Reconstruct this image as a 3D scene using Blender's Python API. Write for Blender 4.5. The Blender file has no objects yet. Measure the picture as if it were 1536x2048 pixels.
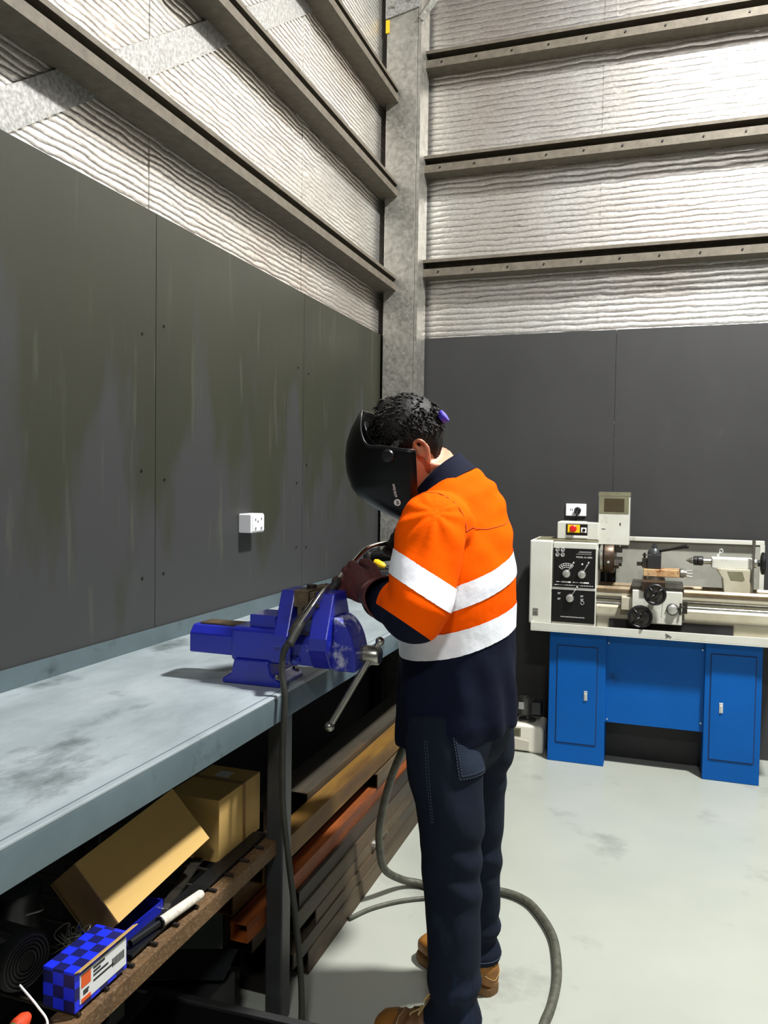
import bpy, bmesh, math, random
from mathutils import Vector, Matrix, noise
from mathutils.bvhtree import BVHTree
random.seed(7)
C = bpy.context.scene.collection
SC = bpy.context.scene
V = Vector
PI = math.pi
R = math.radians

# ------------------------------------------------------------------ helpers
OFF = {}                                   # object name -> world position of the thing it belongs to

def setp(o, label=None, cat=None, group=None, kind=None):
    if label: o['label'] = label
    if cat: o['category'] = cat
    if group: o['group'] = group
    if kind: o['kind'] = kind
    return o

def thing(name, label, cat, loc=(0, 0, 0), group=None, kind=None):
    o = bpy.data.objects.new(name, None)
    C.objects.link(o)
    o.location = loc
    o.empty_display_size = .05
    OFF[o.name] = V(loc)
    return setp(o, label, cat, group, kind)

def obj(name, bm, m, parent=None, loc=None, smooth=False, bevel=0, seg=2, ang=35, label=None, cat=None, group=None, kind=None):
    """bm in world coordinates (a bmesh or a list of them) -> one mesh object"""
    me = bpy.data.meshes.new(name)
    if parent is not None:
        off = OFF[parent.name]
    else:
        off = V(loc) if loc is not None else V((0, 0, 0))
    bmesh.ops.translate(bm, verts=bm.verts, vec=-off)
    bm.to_mesh(me); bm.free()
    ms = m if isinstance(m, (list, tuple)) else [m]
    for k in ms: me.materials.append(k)
    o = bpy.data.objects.new(name, me)
    C.objects.link(o)
    if parent is not None:
        o.parent = parent
    else:
        o.location = off
    OFF[o.name] = off
    if smooth:
        for p in me.polygons: p.use_smooth = True
        if smooth != 'all':
            try: me.set_sharp_from_angle(angle=R(ang))
            except Exception: pass
    if bevel:
        b = o.modifiers.new('bevel', 'BEVEL'); b.width = bevel; b.segments = seg; b.limit_method = 'ANGLE'; b.angle_limit = R(ang)
    return setp(o, label, cat, group, kind)

def B(): return bmesh.new()

def box(bm, lo, hi, mat=None):
    lo, hi = V(lo), V(hi)
    M = Matrix.Translation((lo + hi) / 2) @ Matrix.Diagonal((*(hi - lo), 1))
    if mat is not None: M = mat @ M
    bmesh.ops.create_cube(bm, size=1, matrix=M)
    return bm

def frame(axis, up=(0, 0, 1)):
    z = V(axis).normalized()
    x = V(up).cross(z)
    if x.length < 1e-4: x = V((1, 0, 0)).cross(z)
    if x.length < 1e-4: x = V((0, 1, 0)).cross(z)
    x.normalize(); y = z.cross(x)
    return x, y, z

def cyl(bm, a, b, r1, r2=None, n=24):
    a, b = V(a), V(b)
    r2 = r1 if r2 is None else r2
    x, y, z = frame(b - a)
    M = Matrix((x, y, z)).transposed().to_4x4(); M.translation = (a + b) / 2
    bmesh.ops.create_cone(bm, cap_ends=True, segments=n, radius1=max(r1, 1e-5), radius2=max(r2, 1e-5), depth=(b - a).length, matrix=M)
    return bm

def ball(bm, c, r, n=16, sc=(1, 1, 1)):
    bmesh.ops.create_uvsphere(bm, u_segments=n, v_segments=max(6, n // 2), radius=r, matrix=Matrix.Translation(V(c)) @ Matrix.Diagonal((*sc, 1)))
    return bm

def spline(pts, n=8):
    pts = [V(p) for p in pts]
    out = []
    P = [pts[0] * 2 - pts[1]] + pts + [pts[-1] * 2 - pts[-2]]
    for i in range(1, len(P) - 2):
        for k in range(n):
            t = k / n
            a, b, c, d = P[i - 1], P[i], P[i + 1], P[i + 2]
            out.append(.5 * ((2 * b) + (c - a) * t + (2 * a - 5 * b + 4 * c - d) * t * t + (3 * b - a - 3 * c + d) * t ** 3))
    out.append(pts[-1])
    return out

def rings(bm, rs, cap=True, closed=True):
    """rs: list of rings, each a list of points"""
    vs = [[bm.verts.new(p) for p in r] for r in rs]
    n = len(rs[0])
    for i in range(len(vs) - 1):
        for k in range(n if closed else n - 1):
            j = (k + 1) % n
            bm.faces.new((vs[i][k], vs[i][j], vs[i + 1][j], vs[i + 1][k]))
    if cap:
        bm.faces.new(list(reversed(vs[0]))); bm.faces.new(vs[-1])
    return bm

def tube(bm, pts, r, n=10, cap=True):
    pts = [V(p) for p in pts]
    rr = r if isinstance(r, (list, tuple)) else [r] * len(pts)
    x = None; rs = []
    for i, p in enumerate(pts):
        t = (pts[min(i + 1, len(pts) - 1)] - pts[max(i - 1, 0)]).normalized()
        if x is None: x = frame(t)[0]
        x = (x - t * x.dot(t)).normalized(); y = t.cross(x)
        rs.append([p + x * (rr[i] * math.cos(2 * PI * k / n)) + y * (rr[i] * math.sin(2 * PI * k / n)) for k in range(n)])
    return rings(bm, rs, cap)

def prism(bm, poly, axis, a, b):
    """poly in the two other axes (in x,y,z order), extruded from a to b along axis"""
    def mk(p, t):
        q = [0, 0, 0]; o = [i for i in range(3) if i != axis]
        q[axis] = t; q[o[0]] = p[0]; q[o[1]] = p[1]
        return V(q)
    va = [bm.verts.new(mk(p, a)) for p in poly]; vb = [bm.verts.new(mk(p, b)) for p in poly]
    n = len(poly)
    fs = [bm.faces.new(va), bm.faces.new(list(reversed(vb)))]
    for k in range(n):
        fs.append(bm.faces.new((va[(k + 1) % n], va[k], vb[k], vb[(k + 1) % n])))
    bmesh.ops.recalc_face_normals(bm, faces=fs)
    return bm

def revolve(bm, prof, origin, axis, n=28, cap=True):
    """prof: (distance along axis, radius)"""
    x, y, z = frame(axis); o = V(origin)
    return rings(bm, [[o + z * h + x * (r * math.cos(2 * PI * k / n)) + y * (r * math.sin(2 * PI * k / n)) for k in range(n)] for h, r in prof], cap)

def torus(bm, c, axis, Rr, r, n=32, m=10):
    x, y, z = frame(axis); c = V(c)
    vs = []
    for i in range(n):
        a = 2 * PI * i / n; d = x * math.cos(a) + y * math.sin(a)
        vs.append([bm.verts.new(c + d * (Rr + r * math.cos(2 * PI * k / m)) + z * (r * math.sin(2 * PI * k / m))) for k in range(m)])
    for i in range(n):
        for k in range(m):
            bm.faces.new((vs[i][k], vs[(i + 1) % n][k], vs[(i + 1) % n][(k + 1) % m], vs[i][(k + 1) % m]))
    bmesh.ops.recalc_face_normals(bm, faces=bm.faces)
    return bm

def mesh_bm(me):
    bm = bmesh.new(); bm.from_mesh(me); bpy.data.meshes.remove(me); return bm

def remesh(bm, voxel, smooth=4):
    bmesh.ops.recalc_face_normals(bm, faces=bm.faces)
    me = bpy.data.meshes.new('tmp'); bm.to_mesh(me); bm.free()
    o = bpy.data.objects.new('tmp', me); C.objects.link(o)
    m = o.modifiers.new('r', 'REMESH'); m.mode = 'VOXEL'; m.voxel_size = voxel
    s = o.modifiers.new('s', 'SMOOTH'); s.iterations = smooth; s.factor = .5
    dg = bpy.context.evaluated_depsgraph_get(); dg.update()
    out = bpy.data.meshes.new_from_object(o.evaluated_get(dg))
    bpy.data.objects.remove(o); bpy.data.meshes.remove(me)
    return mesh_bm(out)

def ell(c, x, y, rx, ry, n=28, e=2.0, ry2=None):
    """superellipse ring: x lateral, y forward (ry front, ry2 back)"""
    out = []
    for k in range(n):
        a = 2 * PI * k / n
        ca, sa = math.cos(a), math.sin(a)
        u = math.copysign(abs(ca) ** (2 / e), ca); w = math.copysign(abs(sa) ** (2 / e), sa)
        out.append(V(c) + x * (u * rx) + y * (w * (ry if w > 0 or ry2 is None else ry2)))
    return out

def limb(bm, pts, rad, n=24, sub=6):
    """tapered, smoothly bent tube with round ends"""
    P = spline(pts, sub); m = len(P)
    rr = []
    for i in range(m):
        t = i / (m - 1) * (len(rad) - 1); k = min(int(t), len(rad) - 2); u = t - k
        u = u * u * (3 - 2 * u)
        rr.append(rad[k] * (1 - u) + rad[k + 1] * u)
    return tube(bm, P, rr, n)

def text(name, body, m, parent, origin, xdir, ydir, size, align='CENTER', extrude=.0004):
    cu = bpy.data.curves.new(name, 'FONT'); cu.body = body; cu.size = size; cu.extrude = extrude
    cu.align_x = align; cu.align_y = 'CENTER'
    cu.materials.append(m)
    tmp = bpy.data.objects.new('tmp', cu); C.objects.link(tmp)
    dg = bpy.context.evaluated_depsgraph_get(); dg.update()
    me = bpy.data.meshes.new_from_object(tmp.evaluated_get(dg))
    bpy.data.objects.remove(tmp); bpy.data.curves.remove(cu)
    o = bpy.data.objects.new(name, me); C.objects.link(o)
    x = V(xdir).normalized(); y = V(ydir).normalized(); z = x.cross(y)
    M = Matrix((x, y, z)).transposed().to_4x4(); M.translation = V(origin) - OFF[parent.name]
    o.parent = parent; o.matrix_local = M
    OFF[o.name] = OFF[parent.name]
    return o

# ------------------------------------------------------------------ materials
def lin(c):
    return tuple((v / 12.92 if v <= .04045 else ((v + .055) / 1.055) ** 2.4) for v in [k / 255 for k in c])

def mat(name, c, rough=.5, metal=0, c2=None, scale=8, amt=.5, bump=0, bscale=60, c3=None, scale3=3, th=(.45, .6), coord='Object', stretch=None, spec=.5, detail=5, coat=0, rvar=0):
    m = bpy.data.materials.new(name); m.use_nodes = True
    nt = m.node_tree; N = nt.nodes; L = nt.links
    p = N['Principled BSDF']
    p.inputs['Roughness'].default_value = rough; p.inputs['Metallic'].default_value = metal
    p.inputs['Specular IOR Level'].default_value = spec
    if coat: p.inputs['Coat Weight'].default_value = coat; p.inputs['Coat Roughness'].default_value = .1
    col = (*lin(c), 1)
    p.inputs['Base Color'].default_value = col
    tc = N.new('ShaderNodeTexCoord'); src = tc.outputs[coord]
    if stretch:
        mp = N.new('ShaderNodeMapping'); mp.inputs['Scale'].default_value = stretch
        L.new(src, mp.inputs['Vector']); src = mp.outputs['Vector']
    cur = None
    if c2 is not None:
        n = N.new('ShaderNodeTexNoise'); n.inputs['Scale'].default_value = scale; n.inputs['Detail'].default_value = detail
        n.inputs['Roughness'].default_value = .6
        L.new(src, n.inputs['Vector'])
        r = N.new('ShaderNodeValToRGB'); r.color_ramp.elements[0].position = .5 - .5 * amt * .6 - .02; r.color_ramp.elements[1].position = .5 + .5 * amt * .6 + .02
        r.color_ramp.elements[0].color = col; r.color_ramp.elements[1].color = (*lin(c2), 1)
        L.new(n.outputs['Fac'], r.inputs['Fac']); cur = r.outputs['Color']
        if rvar:
            mr = N.new('ShaderNodeMapRange'); mr.inputs['To Min'].default_value = rough - rvar; mr.inputs['To Max'].default_value = rough + rvar
            L.new(n.outputs['Fac'], mr.inputs['Value']); L.new(mr.outputs['Result'], p.inputs['Roughness'])
    if c3 is not None:
        n3 = N.new('ShaderNodeTexNoise'); n3.inputs['Scale'].default_value = scale3; n3.inputs['Detail'].default_value = 8; n3.inputs['Roughness'].default_value = .65
        L.new(src, n3.inputs['Vector'])
        r3 = N.new('ShaderNodeValToRGB'); r3.color_ramp.elements[0].position = th[0]; r3.color_ramp.elements[1].position = th[1]
        r3.color_ramp.elements[0].color = (0, 0, 0, 1); r3.color_ramp.elements[1].color = (1, 1, 1, 1)
        L.new(n3.outputs['Fac'], r3.inputs['Fac'])
        mx = N.new('ShaderNodeMix'); mx.data_type = 'RGBA'
        L.new(r3.outputs['Color'], mx.inputs['Factor'])
        if cur is not None: L.new(cur, mx.inputs[6])
        else: mx.inputs[6].default_value = col
        mx.inputs[7].default_value = (*lin(c3), 1)
        cur = mx.outputs[2]
    if cur is not None: L.new(cur, p.inputs['Base Color'])
    if bump:
        nb = N.new('ShaderNodeTexNoise'); nb.inputs['Scale'].default_value = bscale; nb.inputs['Detail'].default_value = 4
        L.new(src, nb.inputs['Vector'])
        b = N.new('ShaderNodeBump'); b.inputs['Strength'].default_value = bump; b.inputs['Distance'].default_value = .01
        L.new(nb.outputs['Fac'], b.inputs['Height']); L.new(b.outputs['Normal'], p.inputs['Normal'])
    return m

def foil_mat(name, axis, freq=30):
    """ribbed reflective insulation foil; axis = horizontal coordinate index of the wall"""
    m = bpy.data.materials.new(name); m.use_nodes = True
    nt = m.node_tree; N = nt.nodes; L = nt.links
    p = N['Principled BSDF']
    tc = N.new('ShaderNodeTexCoord')
    sx = N.new('ShaderNodeSeparateXYZ'); L.new(tc.outputs['Object'], sx.inputs[0])
    # wavy height coordinate
    mp = N.new('ShaderNodeMapping'); sc = [1.0, 1.0, 1.0]; sc[axis] = 5; sc[2] = 14
    mp.inputs['Scale'].default_value = sc
    L.new(tc.outputs['Object'], mp.inputs['Vector'])
    nz = N.new('ShaderNodeTexNoise'); nz.inputs['Scale'].default_value = 1.3; nz.inputs['Detail'].default_value = 4
    L.new(mp.outputs['Vector'], nz.inputs['Vector'])
    def math_(op, a, b=None, clamp=False):
        n = N.new('ShaderNodeMath'); n.operation = op; n.use_clamp = clamp
        for i, v in enumerate((a, b)):
            if v is None: continue
            if isinstance(v, (int, float)): n.inputs[i].default_value = v
            else: L.new(v, n.inputs[i])
        return n.outputs[0]
    z = math_('ADD', sx.outputs[2], math_('MULTIPLY', math_('SUBTRACT', nz.outputs['Fac'], .5), .03))
    ph = math_('FRACT', math_('MULTIPLY', z, freq))
    tri = math_('ABSOLUTE', math_('SUBTRACT', ph, .5))           # 0 mid rib .. .5 at crease
    crease = math_('MULTIPLY', math_('SUBTRACT', tri, .40), 10, True)
    # fine crinkle
    n2 = N.new('ShaderNodeTexNoise'); n2.inputs['Scale'].default_value = 1; n2.inputs['Detail'].default_value = 6; n2.inputs['Roughness'].default_value = .7
    mp2 = N.new('ShaderNodeMapping'); s2 = [1.0, 1.0, 1.0]; s2[axis] = 45; s2[2] = 110; mp2.inputs['Scale'].default_value = s2
    L.new(tc.outputs['Object'], mp2.inputs['Vector']); L.new(mp2.outputs['Vector'], n2.inputs['Vector'])
    # crease lines break up along their length
    n3 = N.new('ShaderNodeTexNoise'); n3.inputs['Scale'].default_value = 1; n3.inputs['Detail'].default_value = 3
    mp3 = N.new('ShaderNodeMapping'); s3 = [1.0, 1.0, 1.0]; s3[axis] = 6; s3[2] = 60; mp3.inputs['Scale'].default_value = s3
    L.new(tc.outputs['Object'], mp3.inputs['Vector']); L.new(mp3.outputs['Vector'], n3.inputs['Vector'])
    brk = math_('MULTIPLY', math_('SUBTRACT', n3.outputs['Fac'], .38), 5, True)
    line = math_('MULTIPLY', crease, brk)
    rmp = N.new('ShaderNodeValToRGB')
    rmp.color_ramp.elements[0].position = .3; rmp.color_ramp.elements[0].color = (*lin((204, 199, 194)), 1)
    rmp.color_ramp.elements[1].position = .6; rmp.color_ramp.elements[1].color = (*lin((250, 249, 246)), 1)
    L.new(n2.outputs['Fac'], rmp.inputs['Fac'])
    # broad warm/cool tarnish of the foil
    n4 = N.new('ShaderNodeTexNoise'); n4.inputs['Scale'].default_value = 1.1; n4.inputs['Detail'].default_value = 3; L.new(tc.outputs['Object'], n4.inputs['Vector'])
    r4 = N.new('ShaderNodeValToRGB'); r4.color_ramp.elements[0].position = .35; r4.color_ramp.elements[0].color = (*lin((228, 220, 214)), 1); r4.color_ramp.elements[1].position = .65; r4.color_ramp.elements[1].color = (*lin((250, 251, 249)), 1)
    L.new(n4.outputs['Fac'], r4.inputs['Fac'])
    mt = N.new('ShaderNodeMix'); mt.data_type = 'RGBA'; mt.blend_type = 'MULTIPLY'; mt.inputs['Factor'].default_value = 1
    L.new(rmp.outputs['Color'], mt.inputs[6]); L.new(r4.outputs['Color'], mt.inputs[7])
    mx = N.new('ShaderNodeMix'); mx.data_type = 'RGBA'
    L.new(math_('MULTIPLY', line, .85), mx.inputs['Factor'])
    L.new(mt.outputs[2], mx.inputs[6]); mx.inputs[7].default_value = (*lin((48, 43, 39)), 1)
    L.new(mx.outputs[2], p.inputs['Base Color'])
    p.inputs['Metallic'].default_value = .85; p.inputs['Roughness'].default_value = .31
    h = math_('ADD', math_('MULTIPLY', math_('MULTIPLY', tri, tri), -3.0), math_('MULTIPLY', n2.outputs['Fac'], .35))
    b = N.new('ShaderNodeBump'); b.inputs['Strength'].default_value = .55; b.inputs['Distance'].default_value = .006
    L.new(h, b.inputs['Height']); L.new(b.outputs['Normal'], p.inputs['Normal'])
    return m

def galv_mat(name, c=(150, 148, 140), c2=(182, 180, 172)):
    m = mat(name, c, .42, .75, c2, 30, .5, .08, 90)
    nt = m.node_tree; N = nt.nodes; L = nt.links
    v = N.new('ShaderNodeTexVoronoi'); v.inputs['Scale'].default_value = 70
    tc = [n for n in N if n.type == 'TEX_COORD'][0]
    L.new(tc.outputs['Object'], v.inputs['Vector'])
    mr = N.new('ShaderNodeMapRange'); mr.inputs['To Min'].default_value = .3; mr.inputs['To Max'].default_value = .55
    L.new(v.outputs['Color'], mr.inputs['Value']); L.new(mr.outputs['Result'], N['Principled BSDF'].inputs['Roughness'])
    return m

M = {}
M['foil_l'] = foil_mat('foil left', 1, 44)
M['foil_b'] = foil_mat('foil back', 0)
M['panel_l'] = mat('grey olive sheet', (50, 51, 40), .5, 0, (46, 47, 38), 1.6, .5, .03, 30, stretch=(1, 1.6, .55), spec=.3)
def reflection_panel(m):  # jagged grey reflection painted into the sheet colour, strongest low down
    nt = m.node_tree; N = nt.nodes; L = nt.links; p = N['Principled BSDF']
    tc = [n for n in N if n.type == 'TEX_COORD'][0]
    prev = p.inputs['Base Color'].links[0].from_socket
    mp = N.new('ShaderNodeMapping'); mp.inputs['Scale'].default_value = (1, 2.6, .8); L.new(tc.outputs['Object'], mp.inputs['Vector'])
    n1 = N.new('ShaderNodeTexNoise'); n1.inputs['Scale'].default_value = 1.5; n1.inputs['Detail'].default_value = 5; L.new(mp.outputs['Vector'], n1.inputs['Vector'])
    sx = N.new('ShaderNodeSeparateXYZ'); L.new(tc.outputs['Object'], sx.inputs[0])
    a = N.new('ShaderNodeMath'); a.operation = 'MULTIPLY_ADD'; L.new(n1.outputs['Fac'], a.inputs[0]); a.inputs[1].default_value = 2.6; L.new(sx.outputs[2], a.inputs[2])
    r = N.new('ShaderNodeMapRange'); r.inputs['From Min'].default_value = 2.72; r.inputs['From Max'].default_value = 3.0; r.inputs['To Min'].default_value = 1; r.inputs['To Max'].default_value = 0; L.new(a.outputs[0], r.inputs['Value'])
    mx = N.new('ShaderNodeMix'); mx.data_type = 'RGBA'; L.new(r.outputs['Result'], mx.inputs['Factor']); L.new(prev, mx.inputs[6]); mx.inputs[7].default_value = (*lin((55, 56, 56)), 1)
    # thin pale vertical streaks
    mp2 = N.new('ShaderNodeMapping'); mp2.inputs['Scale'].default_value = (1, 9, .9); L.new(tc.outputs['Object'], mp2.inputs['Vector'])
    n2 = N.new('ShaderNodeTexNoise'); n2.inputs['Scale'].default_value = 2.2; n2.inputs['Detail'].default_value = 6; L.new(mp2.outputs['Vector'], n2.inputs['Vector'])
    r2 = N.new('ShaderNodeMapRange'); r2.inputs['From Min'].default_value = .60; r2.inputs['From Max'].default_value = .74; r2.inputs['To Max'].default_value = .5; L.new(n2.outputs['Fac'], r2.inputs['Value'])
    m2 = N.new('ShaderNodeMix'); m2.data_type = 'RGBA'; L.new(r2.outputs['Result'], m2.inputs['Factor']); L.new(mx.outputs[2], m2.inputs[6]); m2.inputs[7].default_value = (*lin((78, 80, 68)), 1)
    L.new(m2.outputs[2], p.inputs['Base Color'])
reflection_panel(M['panel_l'])
M['panel_b'] = mat('dark grey sheet', (51, 51, 52), .5, 0, (57, 57, 57), 2.5, .6, .03, 30, (74, 74, 73), 5, (.66, .8), stretch=(1, 1, .6), spec=.35)
M['galv'] = galv_mat('galvanised steel')
M['galv_dark'] = mat('dull galvanised girt', (88, 82, 72), .6, .1, (108, 101, 89), 24, .6, .08, 90, spec=.3)
M['galv_spangle'] = mat('spangled strap', (132, 132, 130), .5, .5, (172, 172, 168), 90, .35, .05, 120)
M['screw'] = mat('dark screw', (40, 38, 36), .5, .6)
M['floor'] = mat('painted concrete', (163, 166, 156), .3, 0, (150, 155, 146), 1.5, .7, .02, 40, (116, 118, 111), 2.6, (.58, .78), rvar=.06)
M['bench_top'] = mat('worn painted steel', (122, 134, 137), .42, .12, (166, 175, 180), 4.5, .85, .08, 45, (78, 88, 88), 3.4, (.55, .72), stretch=(1.5, .8, 1), detail=9)
M['bench_paint'] = mat('blue grey enamel', (86, 101, 106), .42, .1, (74, 88, 92), 6, .7, .04, 40, (48, 56, 58), 7, (.58, .74))
M['leg_steel'] = mat('dark grey leg', (72, 74, 76), .38, .5, (58, 59, 60), 9, .5)
M['rail'] = mat('rusty angle', (112, 84, 52), .7, .3, (80, 58, 38), 14, .7, .2, 120, (150, 130, 98), 160, (.5, .8))
M['rod'] = mat('dark rod', (46, 40, 34), .6, .5)
M['card'] = mat('cardboard', (190, 156, 90), .8, 0, (178, 144, 82), 4, .5, .06, 200, stretch=(1, .15, 1))
M['card_dark'] = mat('darker cardboard', (128, 100, 58), .85, 0, (112, 86, 50), 4, .5, .06, 200)  # end, bottom and back panels, darker than the carton front
M['tape'] = mat('packing tape', (132, 96, 48), .35)
M['vise_blue'] = mat('vise enamel', (22, 34, 160), .32, 0, (18, 28, 136), 6, .5, .05, 50, (140, 148, 190), 14, (.69, .77), coat=.3)
M['vise_worn'] = mat('vise chipped enamel', (44, 52, 160), .4, .1, (34, 40, 140), 8, .5, .08, 50, (176, 180, 200), 18, (.5, .62))
M['steel'] = mat('bright steel', (176, 174, 166), .28, .9, (140, 138, 130), 18, .6)
M['steel_dark'] = mat('dark steel', (62, 60, 56), .4, .8, (84, 80, 72), 20, .5, .06, 70)
M['chrome'] = mat('chrome tube', (212, 208, 200), .16, 1)
M['iron'] = mat('dirty jaw steel', (70, 62, 52), .5, .6, (110, 92, 66), 30, .6, .2, 80)
M['rubber'] = mat('black rubber', (34, 35, 31), .5, 0, (46, 46, 40), 30, .5)
M['hose'] = mat('dusty hose', (58, 60, 50), .55, 0, (84, 84, 72), 40, .5, .15, 150)
M['black'] = mat('black plastic', (16, 16, 18), .38)
M['black_matt'] = mat('black paint', (24, 24, 25), .6, 0, (34, 34, 34), 12, .5)
M['white'] = mat('white plastic', (238, 238, 240), .35)
M['hole'] = mat('socket hole', (25, 25, 28), .7)
M['cream'] = mat('machine cream', (207, 208, 199), .42, 0, (190, 190, 178), 5, .7, .03, 50, (138, 135, 114), 7, (.62, .78))
M['cream_dirty'] = mat('oily cream', (190, 186, 168), .42, 0, (160, 153, 128), 6, .8, .05, 60, (86, 76, 54), 10, (.58, .72))
M['blue'] = mat('cabinet blue', (0, 86, 166), .45, 0, (0, 80, 154), 3, .5, spec=.2)
M['blue_stain'] = mat('stained cabinet blue', (0, 86, 166), .45, 0, (2, 80, 152), 3, .6, 0, 1, (10, 52, 92), 4, (.6, .72), spec=.2)
M['groove'] = mat('door gap', (4, 38, 84), .7)
M['silver'] = mat('silver catch', (214, 214, 212), .3, .6)
M['panel_black'] = mat('black fascia', (14, 14, 15), .35)
M['print'] = mat('white print', (225, 225, 222), .5)
M['dial'] = mat('brushed dial', (196, 196, 190), .35, .7)
M['red'] = mat('red button', (206, 30, 24), .35)
M['yellow'] = mat('yellow plate', (238, 190, 20), .45)
M['chuck'] = mat('oiled chuck steel', (52, 42, 35), .38, .6, (86, 70, 54), 14, .8)
M['ways'] = mat('oily ways', (96, 76, 50), .38, .4, (130, 116, 92), 8, .7, .05, 50, (70, 50, 32), 10, (.55, .7))
M['rust_slide'] = mat('rusty slide', (176, 118, 62), .55, .2, (204, 180, 138), 22, .7, .1, 90, (104, 50, 26), 26, (.56, .66))
M['splash'] = mat('splash guard', (164, 164, 154), .4, 0, (140, 142, 132), 7, .8, .03, 60, (96, 94, 82), 16, (.62, .78))
M['glass_dim'] = mat('dim window', (66, 62, 44), .25, 0, (58, 54, 38), 6, .5)
M['olive'] = mat('grimy frame', (122, 120, 96), .5, 0, (98, 94, 70), 14, .6)
M['swarf'] = mat('swarf', (90, 86, 74), .4, .7, (30, 28, 24), 90, .6, .8, 140)
M['tank'] = mat('white tank plastic', (226, 224, 210), .4, 0, (216, 213, 198), 5, .5)
M['tank_recess'] = mat('tank grip', (190, 186, 172), .5)
M['motor'] = mat('grey motor', (112, 112, 108), .4, .6, (88, 88, 84), 12, .5)
def stock(n, c, c2, c3): return mat(n, c, .6, .35, c2, 16, .7, .15, 90, c3, 6, (.5, .66), stretch=(1, .18, 1))
M['st_ochre'] = stock('ochre tube', (132, 96, 34), (100, 74, 32), (80, 54, 28))
M['st_orange'] = stock('orange rust tube', (176, 90, 26), (128, 66, 26), (96, 54, 30))
M['st_brown'] = stock('brown tube', (78, 64, 46), (60, 48, 36), (98, 84, 62))
M['st_grey'] = stock('grey brown tube', (72, 68, 58), (56, 50, 40), (90, 72, 50))
M['st_dark'] = stock('dark tube', (44, 38, 32), (34, 30, 26), (62, 48, 34))
M['sheet_dark'] = mat('dark sheet metal', (58, 62, 66), .4, .6, (40, 43, 46), 6, .6)
M['blade'] = mat('black blade', (34, 36, 38), .4, .5, (24, 25, 26), 10, .5)
M['wrap'] = mat('white wrap', (214, 208, 196), .7, 0, (190, 182, 168), 40, .5, .3, 120)
M['hazard_red'] = mat('orange red plastic', (210, 70, 34), .45)
M['green'] = mat('green plastic', (60, 92, 48), .5)
# cloth
M['orange'] = mat('orange drill', (248, 92, 0), .85, 0, (242, 84, 0), 3, .5, .12, 35, spec=.04)
M['navy'] = mat('navy drill', (8, 14, 36), .85, 0, (6, 11, 30), 3, .5, .12, 35, spec=.15)
M['reflective'] = mat('reflective tape', (244, 246, 252), .4, 0, (232, 235, 244), 40, .5, .1, 60)
M['denim'] = mat('dark denim', (19, 27, 41), .88, 0, (14, 20, 32), 5, .6, .1, 50, (34, 46, 66), 3.2, (.56, .72), spec=.15, stretch=(1.4, 1.4, .7))
M['denim_pocket'] = mat('denim pocket', (33, 42, 58), .88, 0, (26, 34, 48), 8, .6, .1, 80, spec=.2)
M['thread'] = mat('pale stitch', (50, 60, 76), .9)
M['thread_dark'] = mat('dark orange stitch', (190, 62, 6), .9)
M['skin'] = mat('skin', (196, 134, 102), .5, 0, (182, 116, 86), 12, .5, .05, 90)
M['hair'] = mat('black hair', (14, 12, 11), .6, 0, (26, 23, 20), 30, .5, .3, 120, spec=.3)
M['helmet'] = mat('black helmet shell', (5, 5, 6), .34, spec=.3)
M['helmet_in'] = mat('black headgear', (18, 18, 20), .55)
M['knob_blue'] = mat('violet blue knob', (62, 48, 168), .4)
M['glove'] = mat('oxblood leather', (86, 34, 32), .7, 0, (60, 22, 22), 9, .6, .2, 70, (98, 44, 38), 6, (.6, .75))
M['glove_dark'] = mat('dark brown leather', (36, 26, 22), .75, 0, (24, 18, 16), 9, .6, .2, 70)  # darker brown than the other glove
M['boot'] = mat('tan boot leather', (146, 98, 34), .55, 0, (116, 74, 26), 10, .6, .12, 80, (170, 124, 52), 5, (.58, .74))
M['boot_brown'] = mat('brown boot leather', (112, 78, 44), .55, 0, (86, 58, 34), 10, .6, .12, 80)
M['sole'] = mat('boot sole', (104, 74, 36), .7)
M['lace'] = mat('boot lace', (166, 138, 92), .8)
M['orange_print'] = mat('orange print', (206, 84, 30), .6)
M['label_white'] = mat('label paper', (206, 208, 206), .6)
M['ink'] = mat('black ink', (30, 30, 32), .7)
M['brass'] = mat('dull copper', (150, 96, 62), .35, .9)

def checker_mat(name, ca, cb, scale):
    m = mat(name, ca, .45)
    nt = m.node_tree; N = nt.nodes; L = nt.links
    t = N.new('ShaderNodeTexChecker'); t.inputs['Scale'].default_value = scale
    t.inputs['Color1'].default_value = (*lin(ca), 1); t.inputs['Color2'].default_value = (*lin(cb), 1)
    tc = [n for n in N if n.type == 'TEX_COORD'][0]
    mp = N.new('ShaderNodeMapping'); mp.inputs['Location'].default_value = (.0013, .0017, .0011)
    L.new(tc.outputs['Object'], mp.inputs['Vector']); L.new(mp.outputs['Vector'], t.inputs['Vector'])
    L.new(t.outputs['Color'], N['Principled BSDF'].inputs['Base Color'])
    return m
M['check'] = checker_mat('blue chequered print', (20, 40, 214), (12, 16, 84), 42)
# ------------------------------------------------------------------ the shed
bm = B(); box(bm, (-.3, -8, -.12), (6, .3, 0))
obj('floor', bm, M['floor'], kind='structure')
bm = B(); box(bm, (-.12, -7, 0), (-.02, .1, 5.6)); obj('wall_left', bm, M['foil_l'], kind='structure')
bm = B(); box(bm, (-.02, .02, 0), (6, .12, 5.6)); obj('wall_back', bm, M['foil_b'], kind='structure')
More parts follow.
